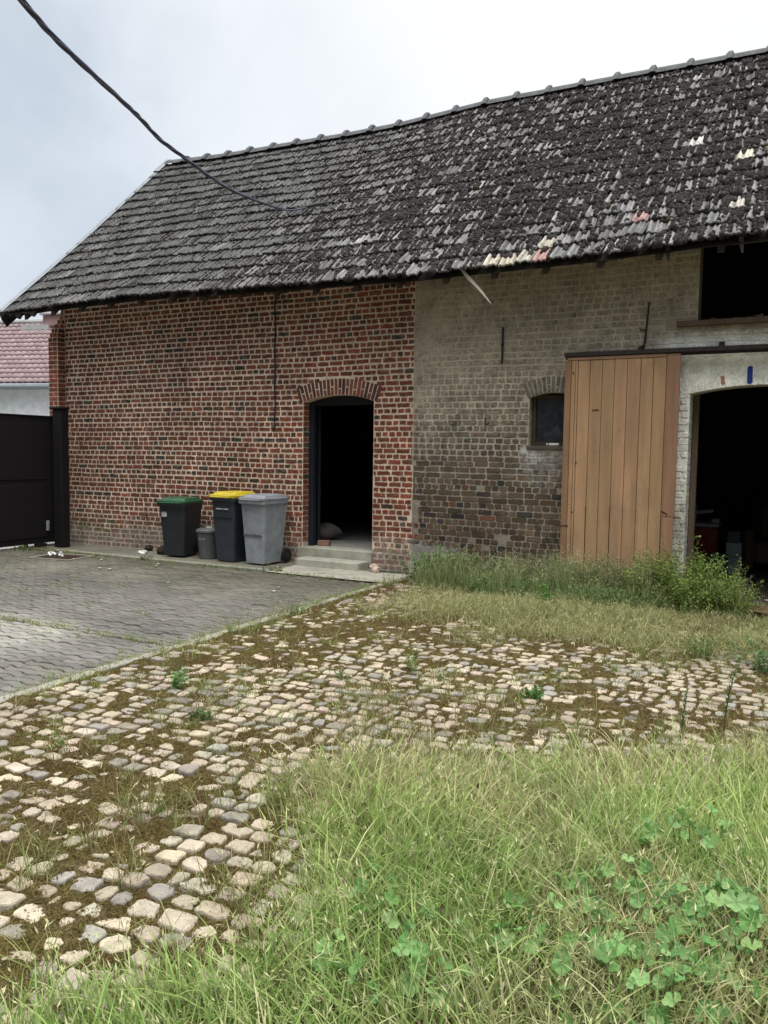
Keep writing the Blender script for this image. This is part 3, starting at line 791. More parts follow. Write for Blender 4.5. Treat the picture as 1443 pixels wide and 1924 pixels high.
# loft beam
mb = MB(); mb.rbox(-1.268, 1.25, -.07, .02, 3.068, 3.128, (.13, .085, .06), .006); part(mb, 'sill_beam', 'wood', label='brown timber beam under the loft opening')
for x0 in (-1.092, .33):
    mb = MB(); mb.box(x0, x0+.062, .30, .38, .0, 2.33, (.16, .115, .08)); part(mb, 'door_post', 'wood', label='brown timber post inside the cart entrance')

# ------------------------------------------------------------------ GROUND
def gz(x, y): return 0.0
gm = MB()
GX = [-150, -60, -30, -18, 5.5, 30, 150]; GY = [-150, -40, -12, 10, 40, 150]
gvs = [(a, b, -.06) for a in GX for b in GY]; nY = len(GY)
gm.add(gvs, [(i*nY+j, (i+1)*nY+j, (i+1)*nY+j+1, i*nY+j+1) for i in range(len(GX)-1) for j in range(nY-1)], (.13, .13, .09))
tag(gm.build('ground', M['soil']), kind='structure')
# street beyond the gate
sm = MB(); sm.box(-19.5, -11.8, -9, 60, -.05, -.01, (.30, .295, .28)); sm.box(-12.4, -11.0, -9, 0.2, -.03, .015, (.48, .47, .44))
tag(sm.build('street', M['concrete']), kind='structure')

# moss and soil bed of the cobbled yard
def grass_density(x, y):
    """1 = thick meadow, 0 = bare cobbles"""
    n = fbm(x, y, 1.6, 61)-.5; n2 = vn(x, y, 5, 62)-.5
    yb = np.interp(x, [-2.4, -1.9, -1.7, -1.0, 0, 1, 4], [-5.9, -5.95, -5.9, -5.6, -4.8, -4.2, -3.6])
    xl = np.interp(y, [-9.2, -8.7, -8.35, -8.0, -7.6, -7.15, -6.7, -6.3, -5.8], [-3.2, -2.45, -2.0, -1.72, -1.58, -1.72, -1.9, -2.0, -1.7])
    a = sstep(-.18, .5, (yb-y)+n*.8+n2*.25); b = sstep(-.16, .22, (x-xl)+n*.5+n2*.22)
    return np.clip(a*b, 0, 1)
def dry_density(x, y):
    n = fbm(x, y, 1.4, 71)
    a = sstep(-3.9, -3.0, x+.8*(n-.5))*sstep(-.4, -.9, y)*sstep(-3.5, -2.0, y+1.6*(n-.5))
    return a*sstep(.25, .55, n+.22)
def soilz(x, y):
    return .022*(vn(x, y, 9, 13)-.5)+.026*(vn(x, y, 19, 14)-.5)+.012*(fbm(x, y, 1.7, 17)-.5)+.008*(vn(x, y, 45, 2)-.5)+.0075
def soil_col(x, y):
    a = fbm(x, y, 3.5, 31)[..., None]; b = vn(x, y, 14, 33)[..., None]
    c = np.array((.085, .055, .024))*(1-a)+np.array((.130, .108, .036))*a
    c = c*(1-.55*sstep(.55, .8, b))+np.array((.16, .125, .07))*.55*sstep(.55, .8, b)
    d = (sstep(-.9, -.3, x+.0*y)*sstep(-2.6, -1.0, y+.6*(fbm(x, y, 2, 3)-.5)))[..., None]
    return c*(1-d)+np.array((.10, .085, .068))*d
def grid(x0, x1, y0, y1, st, zf, cf, name, mat, zoff=0):
    xs = np.arange(x0, x1+st/2, st); ys = np.arange(y0, y1+st/2, st); X, Y = np.meshgrid(xs, ys, indexing='ij')
    Z = zf(X, Y)+zoff; V = np.stack([X, Y, Z], -1); n, m = X.shape
    I = np.arange(n*m).reshape(n, m); F = np.stack([I[:-1, :-1], I[1:, :-1], I[1:, 1:], I[:-1, 1:]], -1).reshape(-1, 4)
    return np_mesh(name, V, [F], cf(X, Y), mat, smooth=True)
g_ = grid(-4.36, 5.4, -11.5, -.0, .020, soilz, soil_col, 'cobbled_yard', M['soil'], .0)
tag(g_, kind='structure')
# dark earth floor in the cart bay
g_ = grid(XS+.12, 4.3, .0, 7.3, .05, lambda x, y: .02*(fbm(x, y, 3, 3)-.5)-.004, lambda x, y: np.array((.085, .075, .062))*(.7+.6*fbm(x, y, 2, 5))[..., None], 'earth_floor', M['soil'])
tag(g_, kind='structure')

# setts
def poly_stone(mb, cx, cy, w_, h_, ang, zt, col, n=None):
    n = random.choice((6, 7, 7, 8, 9))
    ca, sa = math.cos(ang), math.sin(ang)
    P = outline(w_, h_, jit=.0045, rnd=random.uniform(.15, .5))
    k1, k2, k3, k4 = (random.uniform(-.16, .16) for _ in range(4))
    P = [(x*(1+k1*y/h_*2)+k3*y*.6, y*(1+k2*x/w_*2)+k4*x*.5) for x, y in P]
    tx, ty = random.uniform(-.06, .06), random.uniform(-.06, .06); vs = []
    for s_, dz in ((1.03, -.05), (1.0, -.007), (.93, -.0015), (.6, .0)):
        for x, y in P:
            X_, Y_ = x*s_, y*s_; vs.append((cx+X_*ca-Y_*sa, cy+X_*sa+Y_*ca, zt+dz+tx*X_+ty*Y_+random.uniform(-.0015, .0015)))
    vs.append((cx, cy, zt+.001)); m = len(P)
    fs = [(i*m+k, i*m+(k+1) % m, (i+1)*m+(k+1) % m, (i+1)*m+k) for i in range(3) for k in range(m)]+[(3*m+k, 3*m+(k+1) % m, 4*m) for k in range(m)]
    mb.add(vs, fs, col)
random.seed(77); st = MB(); y = -.35; row = 0
SC = [(.43, .365, .27), (.48, .41, .31), (.36, .31, .235), (.42, .35, .26), (.39, .345, .27), (.24, .215, .175), (.41, .34, .27), (.31, .29, .25)]
while y > -11.2:
    hrow = random.uniform(.088, .106); x = -4.33+random.uniform(0, .12)
    while x < 5.2:
        wd = random.uniform(.090, .140)
        if random.random() < .12: wd *= .6
        cx, cy = x+wd/2, y-hrow/2+.035*(float(vn(x, y, .9, 3))-.5)*2
        x += wd+random.uniform(.006, .02)
        g0 = float(grass_density(np.float64(cx), np.float64(cy)))
        if g0 > .97 and random.random() < .7: continue
        if cx > -.55 and cy > -1.9 and random.random() < .75: continue
        if random.random() < .02: continue
        zt = .0115+random.gauss(0, .0045)+.010*(float(fbm(cx, cy, 1.2, 51))-.5)*2
        if cy > -5.5: zt -= .012*float(dry_density(np.float64(cx), np.float64(cy)))
        poly_stone(st, cx, cy, wd-.012, hrow-.016, random.gauss(0, .07)+.10*math.sin(cx*.8+cy*.5), zt, jitc(tuple(q*(.72+.5*float(fbm(cx, cy, 1.3, 23))) for q in random.choice(SC)), .16, .03))
    y -= hrow+.006; row += 1
s_ = st.build('cobblestones', M['stone'], normals=False); tag(s_, kind='structure')

# interlocking concrete pavers of the drive
random.seed(78); pv = MB(); ph = .086; pw = .205; y = -1.02; row = 0
def zig(x): # zigzag joint
    t = (x/pw) % 1.0; return .014*(1 if t < .22 else (1-(t-.22)/.28*2 if t < .5 else (-1 if t < .72 else -1+(t-.72)/.28*2)))
while y > -9.6:
    if abs(y+4.72) < .07: y -= .012
    offx = (row % 2)*pw*.5; x = -14.2+offx
    while x < -4.52:
        x1 = min(x+pw-.004, -4.475); 
        if y > -1.3 and False: pass
        nseg = 5; top_, bot = [], []
        for k in range(nseg+1):
            xx = x+(x1-x)*k/nseg; top_.append((xx, y+zig(xx)-.0062)); bot.append((xx, y-ph+zig(xx)+.0065))
        P = top_+bot[::-1]; cx = (x+x1)/2; cy = y-ph/2; z0 = random.gauss(0, .0022)+.008*(float(fbm(cx, cy, .7, 5))-.5)
        n = len(P); ti = random.uniform(-.012, .012)
        vs = [(a, b, -.03) for a, b in P]+[(a, b, z0-.006+ti*(a-cx)) for a, b in P]+[(cx+(a-cx)*.95, cy+(b-cy)*.91, z0+ti*(a-cx)) for a, b in P]
        fs = [(k, (k+1) % n, n+(k+1) % n, n+k) for k in range(n)]+[(n+k, n+(k+1) % n, 2*n+(k+1) % n, 2*n+k) for k in range(n)]+[tuple(range(2*n, 3*n))]
        mo = float(fbm(cx, cy, .8, 14)); lt = float(fbm(cx, cy, .55, 19))
        c = (.150, .143, .128)
        k1 = float(sstep(-3.6, -1.3, cy))*.9; c = tuple(p*(1-k1)+q*k1 for p, q in zip(c, (.125, .118, .088)))     # moss-stained by the wall
        k2 = float(sstep(-4.6, -5.4, cy+1.6*(lt-.5)))*float(sstep(-5.0, -6.0, cx))*.8; c = tuple(p*(1-k2)+q*k2 for p, q in zip(c, (.35, .335, .295)))
        c = tuple(p*(.6+.75*mo) for p in c)
        pv.add(vs, fs, jitc(c, .13, .03)); x += pw
    y -= ph+.0; row += 1
o = pv.build('paved_drive', M['paver'], normals=False); tag(o, kind='structure')
def joint_col(x, y):
    k = fbm(x, y, 1.1, 3)[..., None]; return np.array((.035, .028, .018))*(1-k)+np.array((.06, .06, .025))*k
o = grid(-14.4, -4.44, -9.8, -.9, .08, lambda x, y: 0*x-.012+.006*(vn(x, y, 5, 1)-.5), joint_col, 'drive_bedding', M['soil']); tag(o, kind='structure')
# weathered concrete edging between drive and setts
mb = MB(); y = -.42
while y > -9.6:
    l_ = random.uniform(.42, .52); mb.rbox(-4.47, -4.375, y-l_+.008, y, -.06, .010+random.uniform(-.004, .004), jitc((.30, .285, .24), .15, .03), .008); y -= l_
tag(mb.build('drive_edging', M['concrete']), kind='structure')
# concrete strip along the wall with a low kerb lip, apron by the steps
mb = MB(); x = -10.2
while x < -6.2:
    l_ = .98; x1 = min(x+l_, -6.15); mb.rbox(x, x1-.01, -1.0+.02*random.random(), -.90, -.06, .030, jitc((.24, .235, .20), .1, .03), .008); x = x1
def strip_c(x, y):
    k = fbm(x, y, 2.0, 8)[..., None]; return (np.array((.20, .195, .165))*(1-k)+np.array((.12, .11, .07))*k)
o1 = mb.build('gutter_kerb', M['concrete']); tag(o1, kind='structure')
o = grid(-14.2, -4.38, -.90, .0, .05, lambda x, y: .012+.02*(fbm(x, y, 1.6, 5)-.5)-.03*sstep(-9.2, -10.2, x), strip_c, 'concrete_strip', M['concrete']); tag(o, kind='structure')
o = grid(-6.2, -4.38, -1.03, -.30, .05, lambda x, y: .016+.012*(fbm(x, y, 2.6, 5)-.5), lambda x, y: np.array((.36, .345, .29))*(.75+.45*fbm(x, y, 3, 8))[..., None], 'apron', M['concrete']); tag(o, kind='structure')

# drain grate by the gate
mb = MB(); Mg = Matrix.Translation((-9.55, -1.45, .006))@Matrix.Rotation(R(8), 4, 'Z')
for a in ((-.36, -.32, -.28, .28), (.32, .36, -.28, .28), (-.32, .32, -.28, -.24), (-.32, .32, .24, .28)): mb.rbox(*a[:2], *a[2:], -.03, .014, (.22, .21, .18), .004, Mg)
dg = empty('drain_cover', (-9.55, -1.45, 0), 0, 'rusty rectangular drain cover in the paving near the gate', 'drain cover')
o = mb.build('frame', M['concrete'], dg); o.location = (9.55, 1.45, 0)
mb = MB(); mb.box(-.318, .318, -.238, .238, -.03, .004, (.055, .038, .026), Mg)
for k in range(12): mb.box(-.30+k*.052, -.28+k*.052, -.22, .22, .0042, .010, (.07, .048, .032), Mg)
o = mb.build('plate', M['iron'], dg); o.location = (9.55, 1.45, 0)

# ------------------------------------------------------------------ GATE
gate = empty('metal_gate', (-10.9, -.6, 0), 0, 'black metal yard gate closed beside the left corner of the barn', 'gate')
bk = (.007, .0055, .006)
def gpart(mb, name, mat='plain', parent=None, label=None):
    o = mb.build(name, M[mat], parent or gate)
    if parent is None: o.location = (10.9, .6, 0)
    if label: o['label'] = label
    return o
mb = MB(); mb.rbox(-10.925, -10.875, -5.6, -.345, .06, 2.11, bk, .006)
mb.rbox(-10.872, -10.862, -5.5, -.60, .16, 1.02, bk, .004); mb.rbox(-10.872, -10.862, -5.5, -.60, 1.10, 2.0, bk, .004)
mb.rbox(-10.95, -10.86, -5.6, -.345, 2.112, 2.13, bk, .004)
lf = gpart(mb, 'gate_leaf')
mb = MB(); mb.rbox(-10.80, -10.60, -.52, -.36, -.02, 2.24, bk, .01); mb.rbox(-10.84, -10.58, -.55, -.34, 2.24, 2.275, bk, .01); gpart(mb, 'post')
mb = MB(); mb.box(-10.86, -10.80, -.46, -.42, .3, .36, bk); gpart(mb, 'hinge')
mb = MB(); mb.box(-10.86, -10.80, -.46, -.42, 1.8, 1.86, bk); gpart(mb, 'hinge')
mb = MB(); mb.rbox(-10.862, -10.84, -.62, -.57, .26, .42, (.32, .32, .32), .004); gpart(mb, 'latch_plate', 'iron', lf)
mb = MB(); mb.rbox(-10.94, -10.84, -.80, -.62, .0, .055, bk, .004); gpart(mb, 'stop_block')
mb = MB(); mb.tube([(-10.9, -1.0, .04), (-10.9, -.97, .04)], .04, 10, bk); gpart(mb, 'roller')

# ------------------------------------------------------------------ NEIGHBOUR HOUSE
A = R(14.7)
nh = empty('neighbour_house', (-20.7, 6.05, 0), A, 'white rendered house with pink tiled roof behind the gate', 'house')
mb = MB(); mb.box(-7, 1.9, .25, 5.0, -.1, 3.42, (.80, .83, .86)); mb.add([(1.9, .25, 3.42), (1.9, 5.0, 3.42), (1.9, 2.6, 5.55), (1.88, .25, 3.42), (1.88, 5.0, 3.42), (1.88, 2.6, 5.55)], [(0, 1, 2), (3, 5, 4), (0, 3, 4, 1), (1, 4, 5, 2), (2, 5, 3, 0)], (.80, .83, .86))
mb.build('wall', M['plain'], nh)
# roof tiles, one row every 0.24 m of slope
rows = 14; cols_ = 46; vs = []; run = 2.6; rise = 2.14
u_ = np.linspace(0, 1, 7); pr_ = .035*np.sin(u_*PI)**.8
TI, TJ = np.meshgrid(np.arange(rows), np.arange(cols_), indexing='ij'); TI = TI.ravel(); TJ = TJ.ravel(); K = len(TI)
Xn = -7+(TJ[:, None, None]+u_[None, None, :])*.2; vv2 = np.array([0., 0.001, 1.03])
tn = (TI[:, None, None]+vv2[None, :, None])/rows+0*Xn; hn = pr_[None, None, :]+(1-vv2[None, :, None])*.03
hn = np.where(np.array([1, 0, 0])[None, :, None] > 0, hn-.035, hn); Xn = Xn+0*tn
sl = math.atan2(rise, run); Vn = np.stack([Xn, tn*run-.05-hn*math.sin(sl), 3.47+tn*rise+hn*math.cos(sl)], -1).reshape(K, -1, 3)
qn = [(a*7+b, a*7+b+1, (a+1)*7+b+1, (a+1)*7+b) for a in range(2) for b in range(6)]
Fn = (np.arange(K)[:, None, None]*21+np.array(qn)[None]).reshape(-1, 4)
cn = np.array((.34, .245, .255))*(.85+.3*rng.random((K, 1, 1)))*np.ones((K, 21, 1))
rf = np_mesh('roof', Vn, [Fn], cn, M['plain'], nh, smooth=False)
mb = MB(); mb.add([(-7, 2.55, 5.60), (2.2, 2.55, 5.60), (2.2, 5.2, 3.45), (-7, 5.2, 3.45)], [(0, 1, 2, 3)], (.3, .16, .15)); mb.build('back_slope', M['plain'], rf)
mb = MB(); mb.tube([(-7, 2.56, 5.66), (2.2, 2.56, 5.66)], .10, 8, (.42, .42, .43)); mb.build('ridge', M['plain'], rf)
mb = MB(); mb.box(-.9, .1, 2.15, 2.45, 5.3, 5.50, (.48, .48, .49)); mb.rbox(-.15, .75, 2.2, 2.5, 5.45, 5.80, (.40, .26, .25), .03); mb.rbox(-.2, .8, 2.1, 2.55, 5.80, 5.88, (.5, .5, .52), .02); mb.build('chimney', M['plain'], rf)
mb = MB(); mb.rbox(-7, 2.0, -.10, .06, 3.36, 3.46, (.42, .47, .52), .02); mb.box(-7, 1.9, .06, .249, 3.30, 3.42, (.45, .5, .55)); mb.build('gutter', M['plain'], nh)

# ------------------------------------------------------------------ BINS
def wheelie(loc, rz, H, Wd, Dp, cb, cl_, label, tilt=0, lidlip=True, band=False):
    e = empty('wheelie_bin', loc, rz, label, 'wheelie bin', 'bins standing along the red brick wall')
    hb = H-.10
    def ring(z, w_, y0, y1, r=.035):
        P = []
        for (cx, cy, a0) in ((w_/2-r, y0+r, -90), (w_/2-r, y1-r, 0), (-w_/2+r, y1-r, 90), (-w_/2+r, y0+r, 180)):
            for k in range(4): a = R(a0+k*30); P.append((cx+r*math.cos(a), cy+r*math.sin(a), z))
        return P
    mb = MB(); wb, fb = Wd*.72, Dp*.76
    lv = []
    for t in (0, .02, .3, .6, .9, 1.0):
        z = .02+(hb-.02)*t; w_ = wb+(Wd*.96-wb)*t; y0 = -fb*.5-(Dp*.48-fb*.5)*t; lv.append(ring(z, w_, y0, Dp*.40+.06*t))
    mb.loft(lv, cb)
    # rim
    mb.loft([ring(hb-.045, Wd*.985, -Dp*.50, Dp*.475), ring(hb-.045, Wd*1.03, -Dp*.53, Dp*.49), ring(hb-.002, Wd*1.04, -Dp*.535, Dp*.495), ring(hb-.002, Wd*.94, -Dp*.46, Dp*.42)], cb)
    if band: mb.rbox(-Wd*.36, Wd*.36, -Dp*.482, -Dp*.44, hb*.70, hb*.705, tuple(c*.5 for c in cb), .001)
    # base axle housing
    mb.box(-wb*.45, wb*.45, Dp*.30, Dp*.46, .03, .16, cb)
    mb.build('body', M['plastic'], e)
    mb = MB()
    mb.loft([ring(hb, Wd*1.05, -Dp*.545, Dp*.50), ring(hb+.03, Wd*1.06, -Dp*.555, Dp*.50), ring(hb+.045, Wd*.98, -Dp*.50, Dp*.48)], tuple(c*.9 for c in cl_) if lidlip else cl_)
    mb.loft([ring(hb+.046, Wd*.90, -Dp*.44, Dp*.46), ring(hb+.072, Wd*.84, -Dp*.40, Dp*.44), ring(hb+.082, Wd*.70, -Dp*.30, Dp*.40)], cl_)
    mb.tube([(-Wd*.40, -Dp*.52, hb+.02), (-Wd*.36, -Dp*.60, hb+.012), (Wd*.36, -Dp*.60, hb+.012), (Wd*.40, -Dp*.52, hb+.02)], .012, 6, cl_)
    mb.build('lid', M['plastic'], e)
    mb = MB(); mb.tube([(-Wd*.42, Dp*.48, hb+.01), (-Wd*.42, Dp*.60, hb+.03), (Wd*.42, Dp*.60, hb+.03), (Wd*.42, Dp*.48, hb+.01)], .014, 8, tuple(c*.6 for c in cb)); mb.build('handle', M['plastic'], e)
    for sx_ in (-1, 1):
        mb = MB(); x = sx_*Wd*.46
        mb.tube([(x-.022, Dp*.46, .10), (x-.017, Dp*.46, .10), (x+.017, Dp*.46, .10), (x+.022, Dp*.46, .10)], [.085, .10, .10, .085], 20, (.012, .012, .013)); wh = mb.build('wheel', M['plastic'], e)
        mb = MB(); mb.tube([(x-.027, Dp*.46, .10), (x+.027, Dp*.46, .10)], .045, 12, (.03, .03, .032)); mb.build('hub', M['plastic'], wh)
    return e
DG = (.020, .023, .030)
b = wheelie((-8.19, -.42, .02), R(9), .90, .475, .50, (.020, .023, .029), (.022, .095, .042), 'dark grey wheelie bin with green lid, leftmost by the brick wall')
mb = MB(); mb.box(-.165, -.085, -.247, -.231, .60, .66, (.60, .62, .63)); 
for k in range(3): mb.box(-.158, -.10-.01*k, -.2485, -.2472, .645-.014*k, .650-.014*k, (.15, .15, .16))
mb.box(-.16, -.095, -.247, -.231, .668, .678, (.16, .17, .17)); mb.build('sticker', M['plain'], b)
b = wheelie((-7.19, -.41, .01), R(-4), 1.03, .46, .53, (.030, .038, .050), (.60, .47, .035), 'slate grey wheelie bin with bright yellow lid between the small bin and the pale bin', band=True)
mb = MB()
for wd_ in (((-.10, -.075), (-.072, -.05), (-.046, -.028), (-.025, -.005)), ((.02, .035), (.038, .052), (.055, .075), (.079, .10))):
    mb = MB()
    for (x0, x1) in wd_: mb.box(x0*1.1, x1*1.1, -.2620, -.246, .762, .778, (.5, .52, .52))
    mb.build('marking', M['plain'], b)
b = wheelie((-6.66, -.42, .02), R(-3), 1.00, .45, .55, (.27, .295, .315), (.25, .275, .30), 'pale weathered grey wheelie bin beside the doorway')
mb = MB(); 
for k in range(9): mb.box(-.17+.037*k, -.145+.037*k, -.2475, -.235, .40+.002*(k % 3), .424+.003*(k % 2), (.09, .10, .11), j=.001)
mb.build('marking', M['plain'], b)
# raised maker's lettering without words: two rings
mb = MB()
for cx in (-.125, -.085, -.045):
    mb.tube([(cx+.016*math.cos(a*PI/5), -.262, .775+.016*math.sin(a*PI/5)) for a in range(11)], .003, 5, (.36, .39, .41), cap=False)
mb.build('emboss', M['plastic'], b)
e = empty('dustbin', (-7.66, -.40, .01), 0, 'small round grey dustbin tucked between two tall wheelie bins', 'dustbin', 'bins standing along the red brick wall')
mb = MB(); rg = lambda z, r: [(r*math.cos(2*PI*k/28), r*math.sin(2*PI*k/28), z) for k in range(28)]
mb.loft([rg(0, .135), rg(.01, .14), rg(.38, .178), rg(.40, .178)], (.095, .10, .105)); mb.build('body', M['plastic'], e, smooth=False)
mb = MB(); mb.loft([rg(.395, .180), rg(.40, .196), rg(.425, .196), rg(.435, .185), rg(.450, .15), rg(.455, .06)], (.11, .115, .12)); mb.loft([[(x*.5, y*.25, z) for x, y, z in rg(.455, .12)], [(x*.45, y*.2, z) for x, y, z in rg(.475, .12)]], (.4, .4, .4)); mb.build('lid', M['plastic'], e)
mb = MB()
for w2 in ((-.05, -.025), (.015, .035)):
    mb = MB()
    for x0 in w2: mb.box(x0, x0+.018, -.172, -.155, .298, .308, (.45, .46, .46))
    mb.build('marking', M['plain'], e)

# ------------------------------------------------------------------ OVERHEAD CABLE
cp = [(-2.7, -8.2, 3.62), (-3.05, -7.55, 3.665), (-3.38, -6.942, 3.727), (-3.551, -6.629, 3.756), (-3.766, -6.205, 3.809), (-4.073, -5.59, 3.891), (-4.231, -5.28, 3.929), (-4.453, -4.854, 3.976), (-4.72, -4.28, 4.073), (-5.128, -3.401, 4.223), (-5.5, -2.55, 4.385), (-5.98, -1.36, 4.655), (-6.45, -.17, 4.955), (-6.925, 1.021, 5.375)]
def catmull(P, n):
    P = [Vector(p) for p in P]; out_ = []
    for i in range(len(P)-1):
        p0, p1, p2, p3 = P[max(i-1, 0)], P[i], P[i+1], P[min(i+2, len(P)-1)]
        for k in range(n):
            t = k/n; out_.append(.5*((2*p1)+(p2-p0)*t+(2*p0-5*p1+4*p2-p3)*t*t+(3*p1-p0-3*p2+p3)*t**3))
    out_.append(P[-1]); return out_
cc_ = catmull(cp, 12)
mb = MB()
for s in range(4):
    pts = []; 
    for k, p in enumerate(cc_):
        a = k*.22+s*PI/2; rr_ = .0088+.003*math.sin(k*.31+s*1.7); pts.append(p+Vector((math.cos(a), .3*math.sin(a), math.sin(a)))*rr_)
    mb.tube(pts, .0074, 6, (.07, .072, .125) if s % 2 else (.11, .11, .15))
oc_ = mb.build('overhead_cable', M['plain']); tag(oc_, 'thick twisted overhead cable crossing the sky down onto the roof', 'cable')
mb = MB(); mb.tube([(-7.09, 0.981, 5.375), (-6.924, 1.02, 5.39), (-6.748, 1.059, 5.414), (-6.513, 1.117, 5.444)], [.012, .022, .03, .008], 8, (.09, .09, .085)); o = mb.build('cable_clamp', M['plain'], oc_)

# ------------------------------------------------------------------ LOOSE BITS
def rock(name, loc, r, col, label, cat, seed, mat='stone', sq=(1, 1, .8), group=None, rough=.25):
    random.seed(seed); import bmesh
    bm = bmesh.new(); bmesh.ops.create_icosphere(bm, subdivisions=2, radius=r)
    for v_ in bm.verts:
        k = 1+rough*(float(vn(v_.co.x/r*1.5, v_.co.y/r*1.5+v_.co.z/r*2, 1, seed))-.5)*2
        v_.co = Vector((v_.co.x*sq[0]*k, v_.co.y*sq[1]*k, v_.co.z*sq[2]*k))
    m_ = MB(); m_.add([tuple(v_.co) for v_ in bm.verts], [tuple(x.index for x in f_.verts) for f_ in bm.faces], col); bm.free()
    o = m_.build(name, M[mat], loc=loc); tag(o, label, cat, group); return o
rock('loose_stone', (-4.93, -.30, .055), .085, (.56, .44, .35), 'pale angular stone lying at the wall foot right of the steps', 'stone', 4, rough=.5)
rock('earth_clod', (-8.50, -.45, .075), .10, (.07, .055, .045), 'round dark clod beside the green lidded bin', 'clod', 6, 'soil', (1.1, 1, .85))
rock('earth_clod', (-9.02, -.22, .05), .07, (.05, .042, .036), 'small dark clod at the foot of the red wall', 'clod', 8, 'soil')
for k, (x, y, s) in enumerate(((-9.93, -1.33, .055), (-9.80, -1.40, .07), (-9.68, -1.36, .06), (-9.57, -1.42, .04))):
    rock('paper_scrap', (x, y, .03), s*.8, (.75, .75, .74), 'crumpled white scrap beside the drain cover by the gate', 'litter', 30+k, 'plain', (1, .7, .65), 'white litter by the gate', .9)
rock('plastic_scrap', (-8.86, -.52, .035), .055, (.72, .73, .72), 'white crumpled plastic scrap at the foot of the red wall', 'litter', 51, 'plain', (1.3, .8, .45), None, .9)
for k in range(12):
    x, y = random.uniform(-10.6, -4.8), random.uniform(-2.6, -.5)
    rock('pebble', (x, y, .02), random.uniform(.010, .022), jitc((.48, .46, .42), .3), 'tiny pale fragment scattered on the paving near the wall', 'debris', 60+k, 'stone', (1.3, 1, .5), 'fragments on the paving')
# planks / cable remnants at the wall foot, like the thin strip right of the loose stone
mb = MB(); mb.tube([(-4.95, -.22, .025), (-4.6, -.20, .03), (-4.2, -.19, .028), (-3.95, -.18, .03)], .012, 6, (.10, .09, .075)); tag(mb.build('metal_rod', M['iron']), 'thin dark rod lying on the ground along the wall foot', 'rod')

# ------------------------------------------------------------------ THINGS INSIDE
e = empty('crate', (-1.12, 3.0, 0), 0, 'large red orange crate in the dark cart entrance', 'crate')
mb = MB(); mb.rbox(-.40, .16, -.25, .25, .0, .60, (.30, .04, .02), .02); mb.build('body', M['plastic'], e)
mb = MB(); mb.rbox(-.42, .18, -.27, .27, .60, .65, (.5, .5, .5), .01); mb.build('rim', M['plastic'], e)
mb = MB(); mb.rbox(-.36, -.16, -.1, .1, 0, .26, (.5, .52, .55), .01); mb.rbox(-.155, .1, -.1, .05, .14, .19, (.5, .52, .52), .01, Matrix.Rotation(R(-8), 4, 'Y')); mb.rbox(.06, .16, -.1, .05, 0, .06, (.5, .5, .5), .01)
o = mb.build('white_box', M['plain'], loc=(-1.12, 3.0, .652)); tag(o, 'broken white box lying on top of the red crate', 'box')
e = empty('bucket', (-.87, 2.0, 0), 0, 'dark green bucket standing in front of the red crate', 'bucket')
mb = MB(); rb = lambda z, r: [(r*math.cos(2*PI*k/24), r*math.sin(2*PI*k/24), z) for k in range(24)]
mb.loft([rb(0, .085), rb(.27, .125), rb(.275, .133), rb(.30, .135), rb(.30, .120), rb(.02, .08)], (.01, .10, .075), cap1=False); mb.build('body', M['plastic'], e)
mb = MB(); mb.tube([(.13*math.cos(R(a)), -.02-.12*math.sin(R(a))*.3, .27-.12*math.sin(R(a))) for a in range(0, 181, 15)], .005, 6, (.4, .4, .4)); mb.build('handle', M['iron'], e)
mb = MB(); mb.rbox(-.1, .1, -.1, .1, 0, .22, (.42, .45, .45), .008); mb.rbox(-.1, .1, -.1, .1, .225, .42, (.40, .43, .43), .008); mb.rbox(-.09, .08, -.1, .1, .425, .58, (.10, .12, .12), .008)
tag(mb.build('box_stack', M['plain'], loc=(-.72, 2.55, 0)), 'stack of pale boxes right of the green bucket', 'boxes')
e = empty('armchair', (-.05, 3.0, 0), 0, 'brown armchair deep in the dark cart entrance', 'armchair')
mb = MB(); mb.rbox(-.42, .42, -.38, .38, .12, .42, (.10, .075, .05), .04); mb.build('seat', M['plain'], e)
mb = MB(); mb.rbox(-.40, .40, .28, .48, .40, .92, (.10, .075, .05), .06); mb.build('backrest', M['plain'], e)
for s in (-1, 1):
    mb = MB(); mb.rbox(min(s*.42, s*.56), max(s*.42, s*.56), -.38, .40, .05, .60, (.10, .075, .05), .04); mb.build('armrest', M['plain'], e)
# inside the left room
e = rock('sack', (-6.50, 1.0, .36), .2, (.17,.16,.14), 'pale sack slumped against the wall inside the doorway', 'sack', 91, 'plain', (1.2, .8, .62), None, .35)
mb = MB(); mb.rbox(-.09, .09, -.05, .05, 0, .075, (.30, .17, .13), .006, Matrix.Rotation(R(10), 4, 'Z')); tag(mb.build('loose_brick', M['masonry'], loc=(-6.10, .30, .24)), 'single brick lying just inside the doorway', 'brick')
e = empty('work_table', (-6.35, 3.6, .24), 0, 'table with a box on it in the dark room behind the doorway', 'table')
mb = MB(); mb.rbox(-.1, 1.1, -.35, .35, .70, .74, (.16, .15, .13), .006); mb.build('table_top', M['plain'], e)
for x in (-.04, 1.04):
    for y in (-.3, .3): mb = MB(); mb.rbox(x-.025, x+.025, y-.025, y+.025, 0, .70, (.05, .05, .05), .004); mb.build('leg', M['plain'], e)
mb = MB(); mb.rbox(-.2, .2, -.15, .15, 0, .24, (.34, .34, .33), .02); tag(mb.build('storage_box', M['plain'], loc=(-5.75, 3.6, .982)), 'pale box on the table behind the doorway', 'box')
mb = MB(); mb.rbox(-.1, .1, -.05, .05, 0, .45, (.20, .19, .14), .02, Matrix.Rotation(R(-10), 4, 'Y')); tag(mb.build('panel', M['plain'], loc=(-6.2, 3.3, .985)), 'narrow board leaning on the table behind the doorway', 'board')

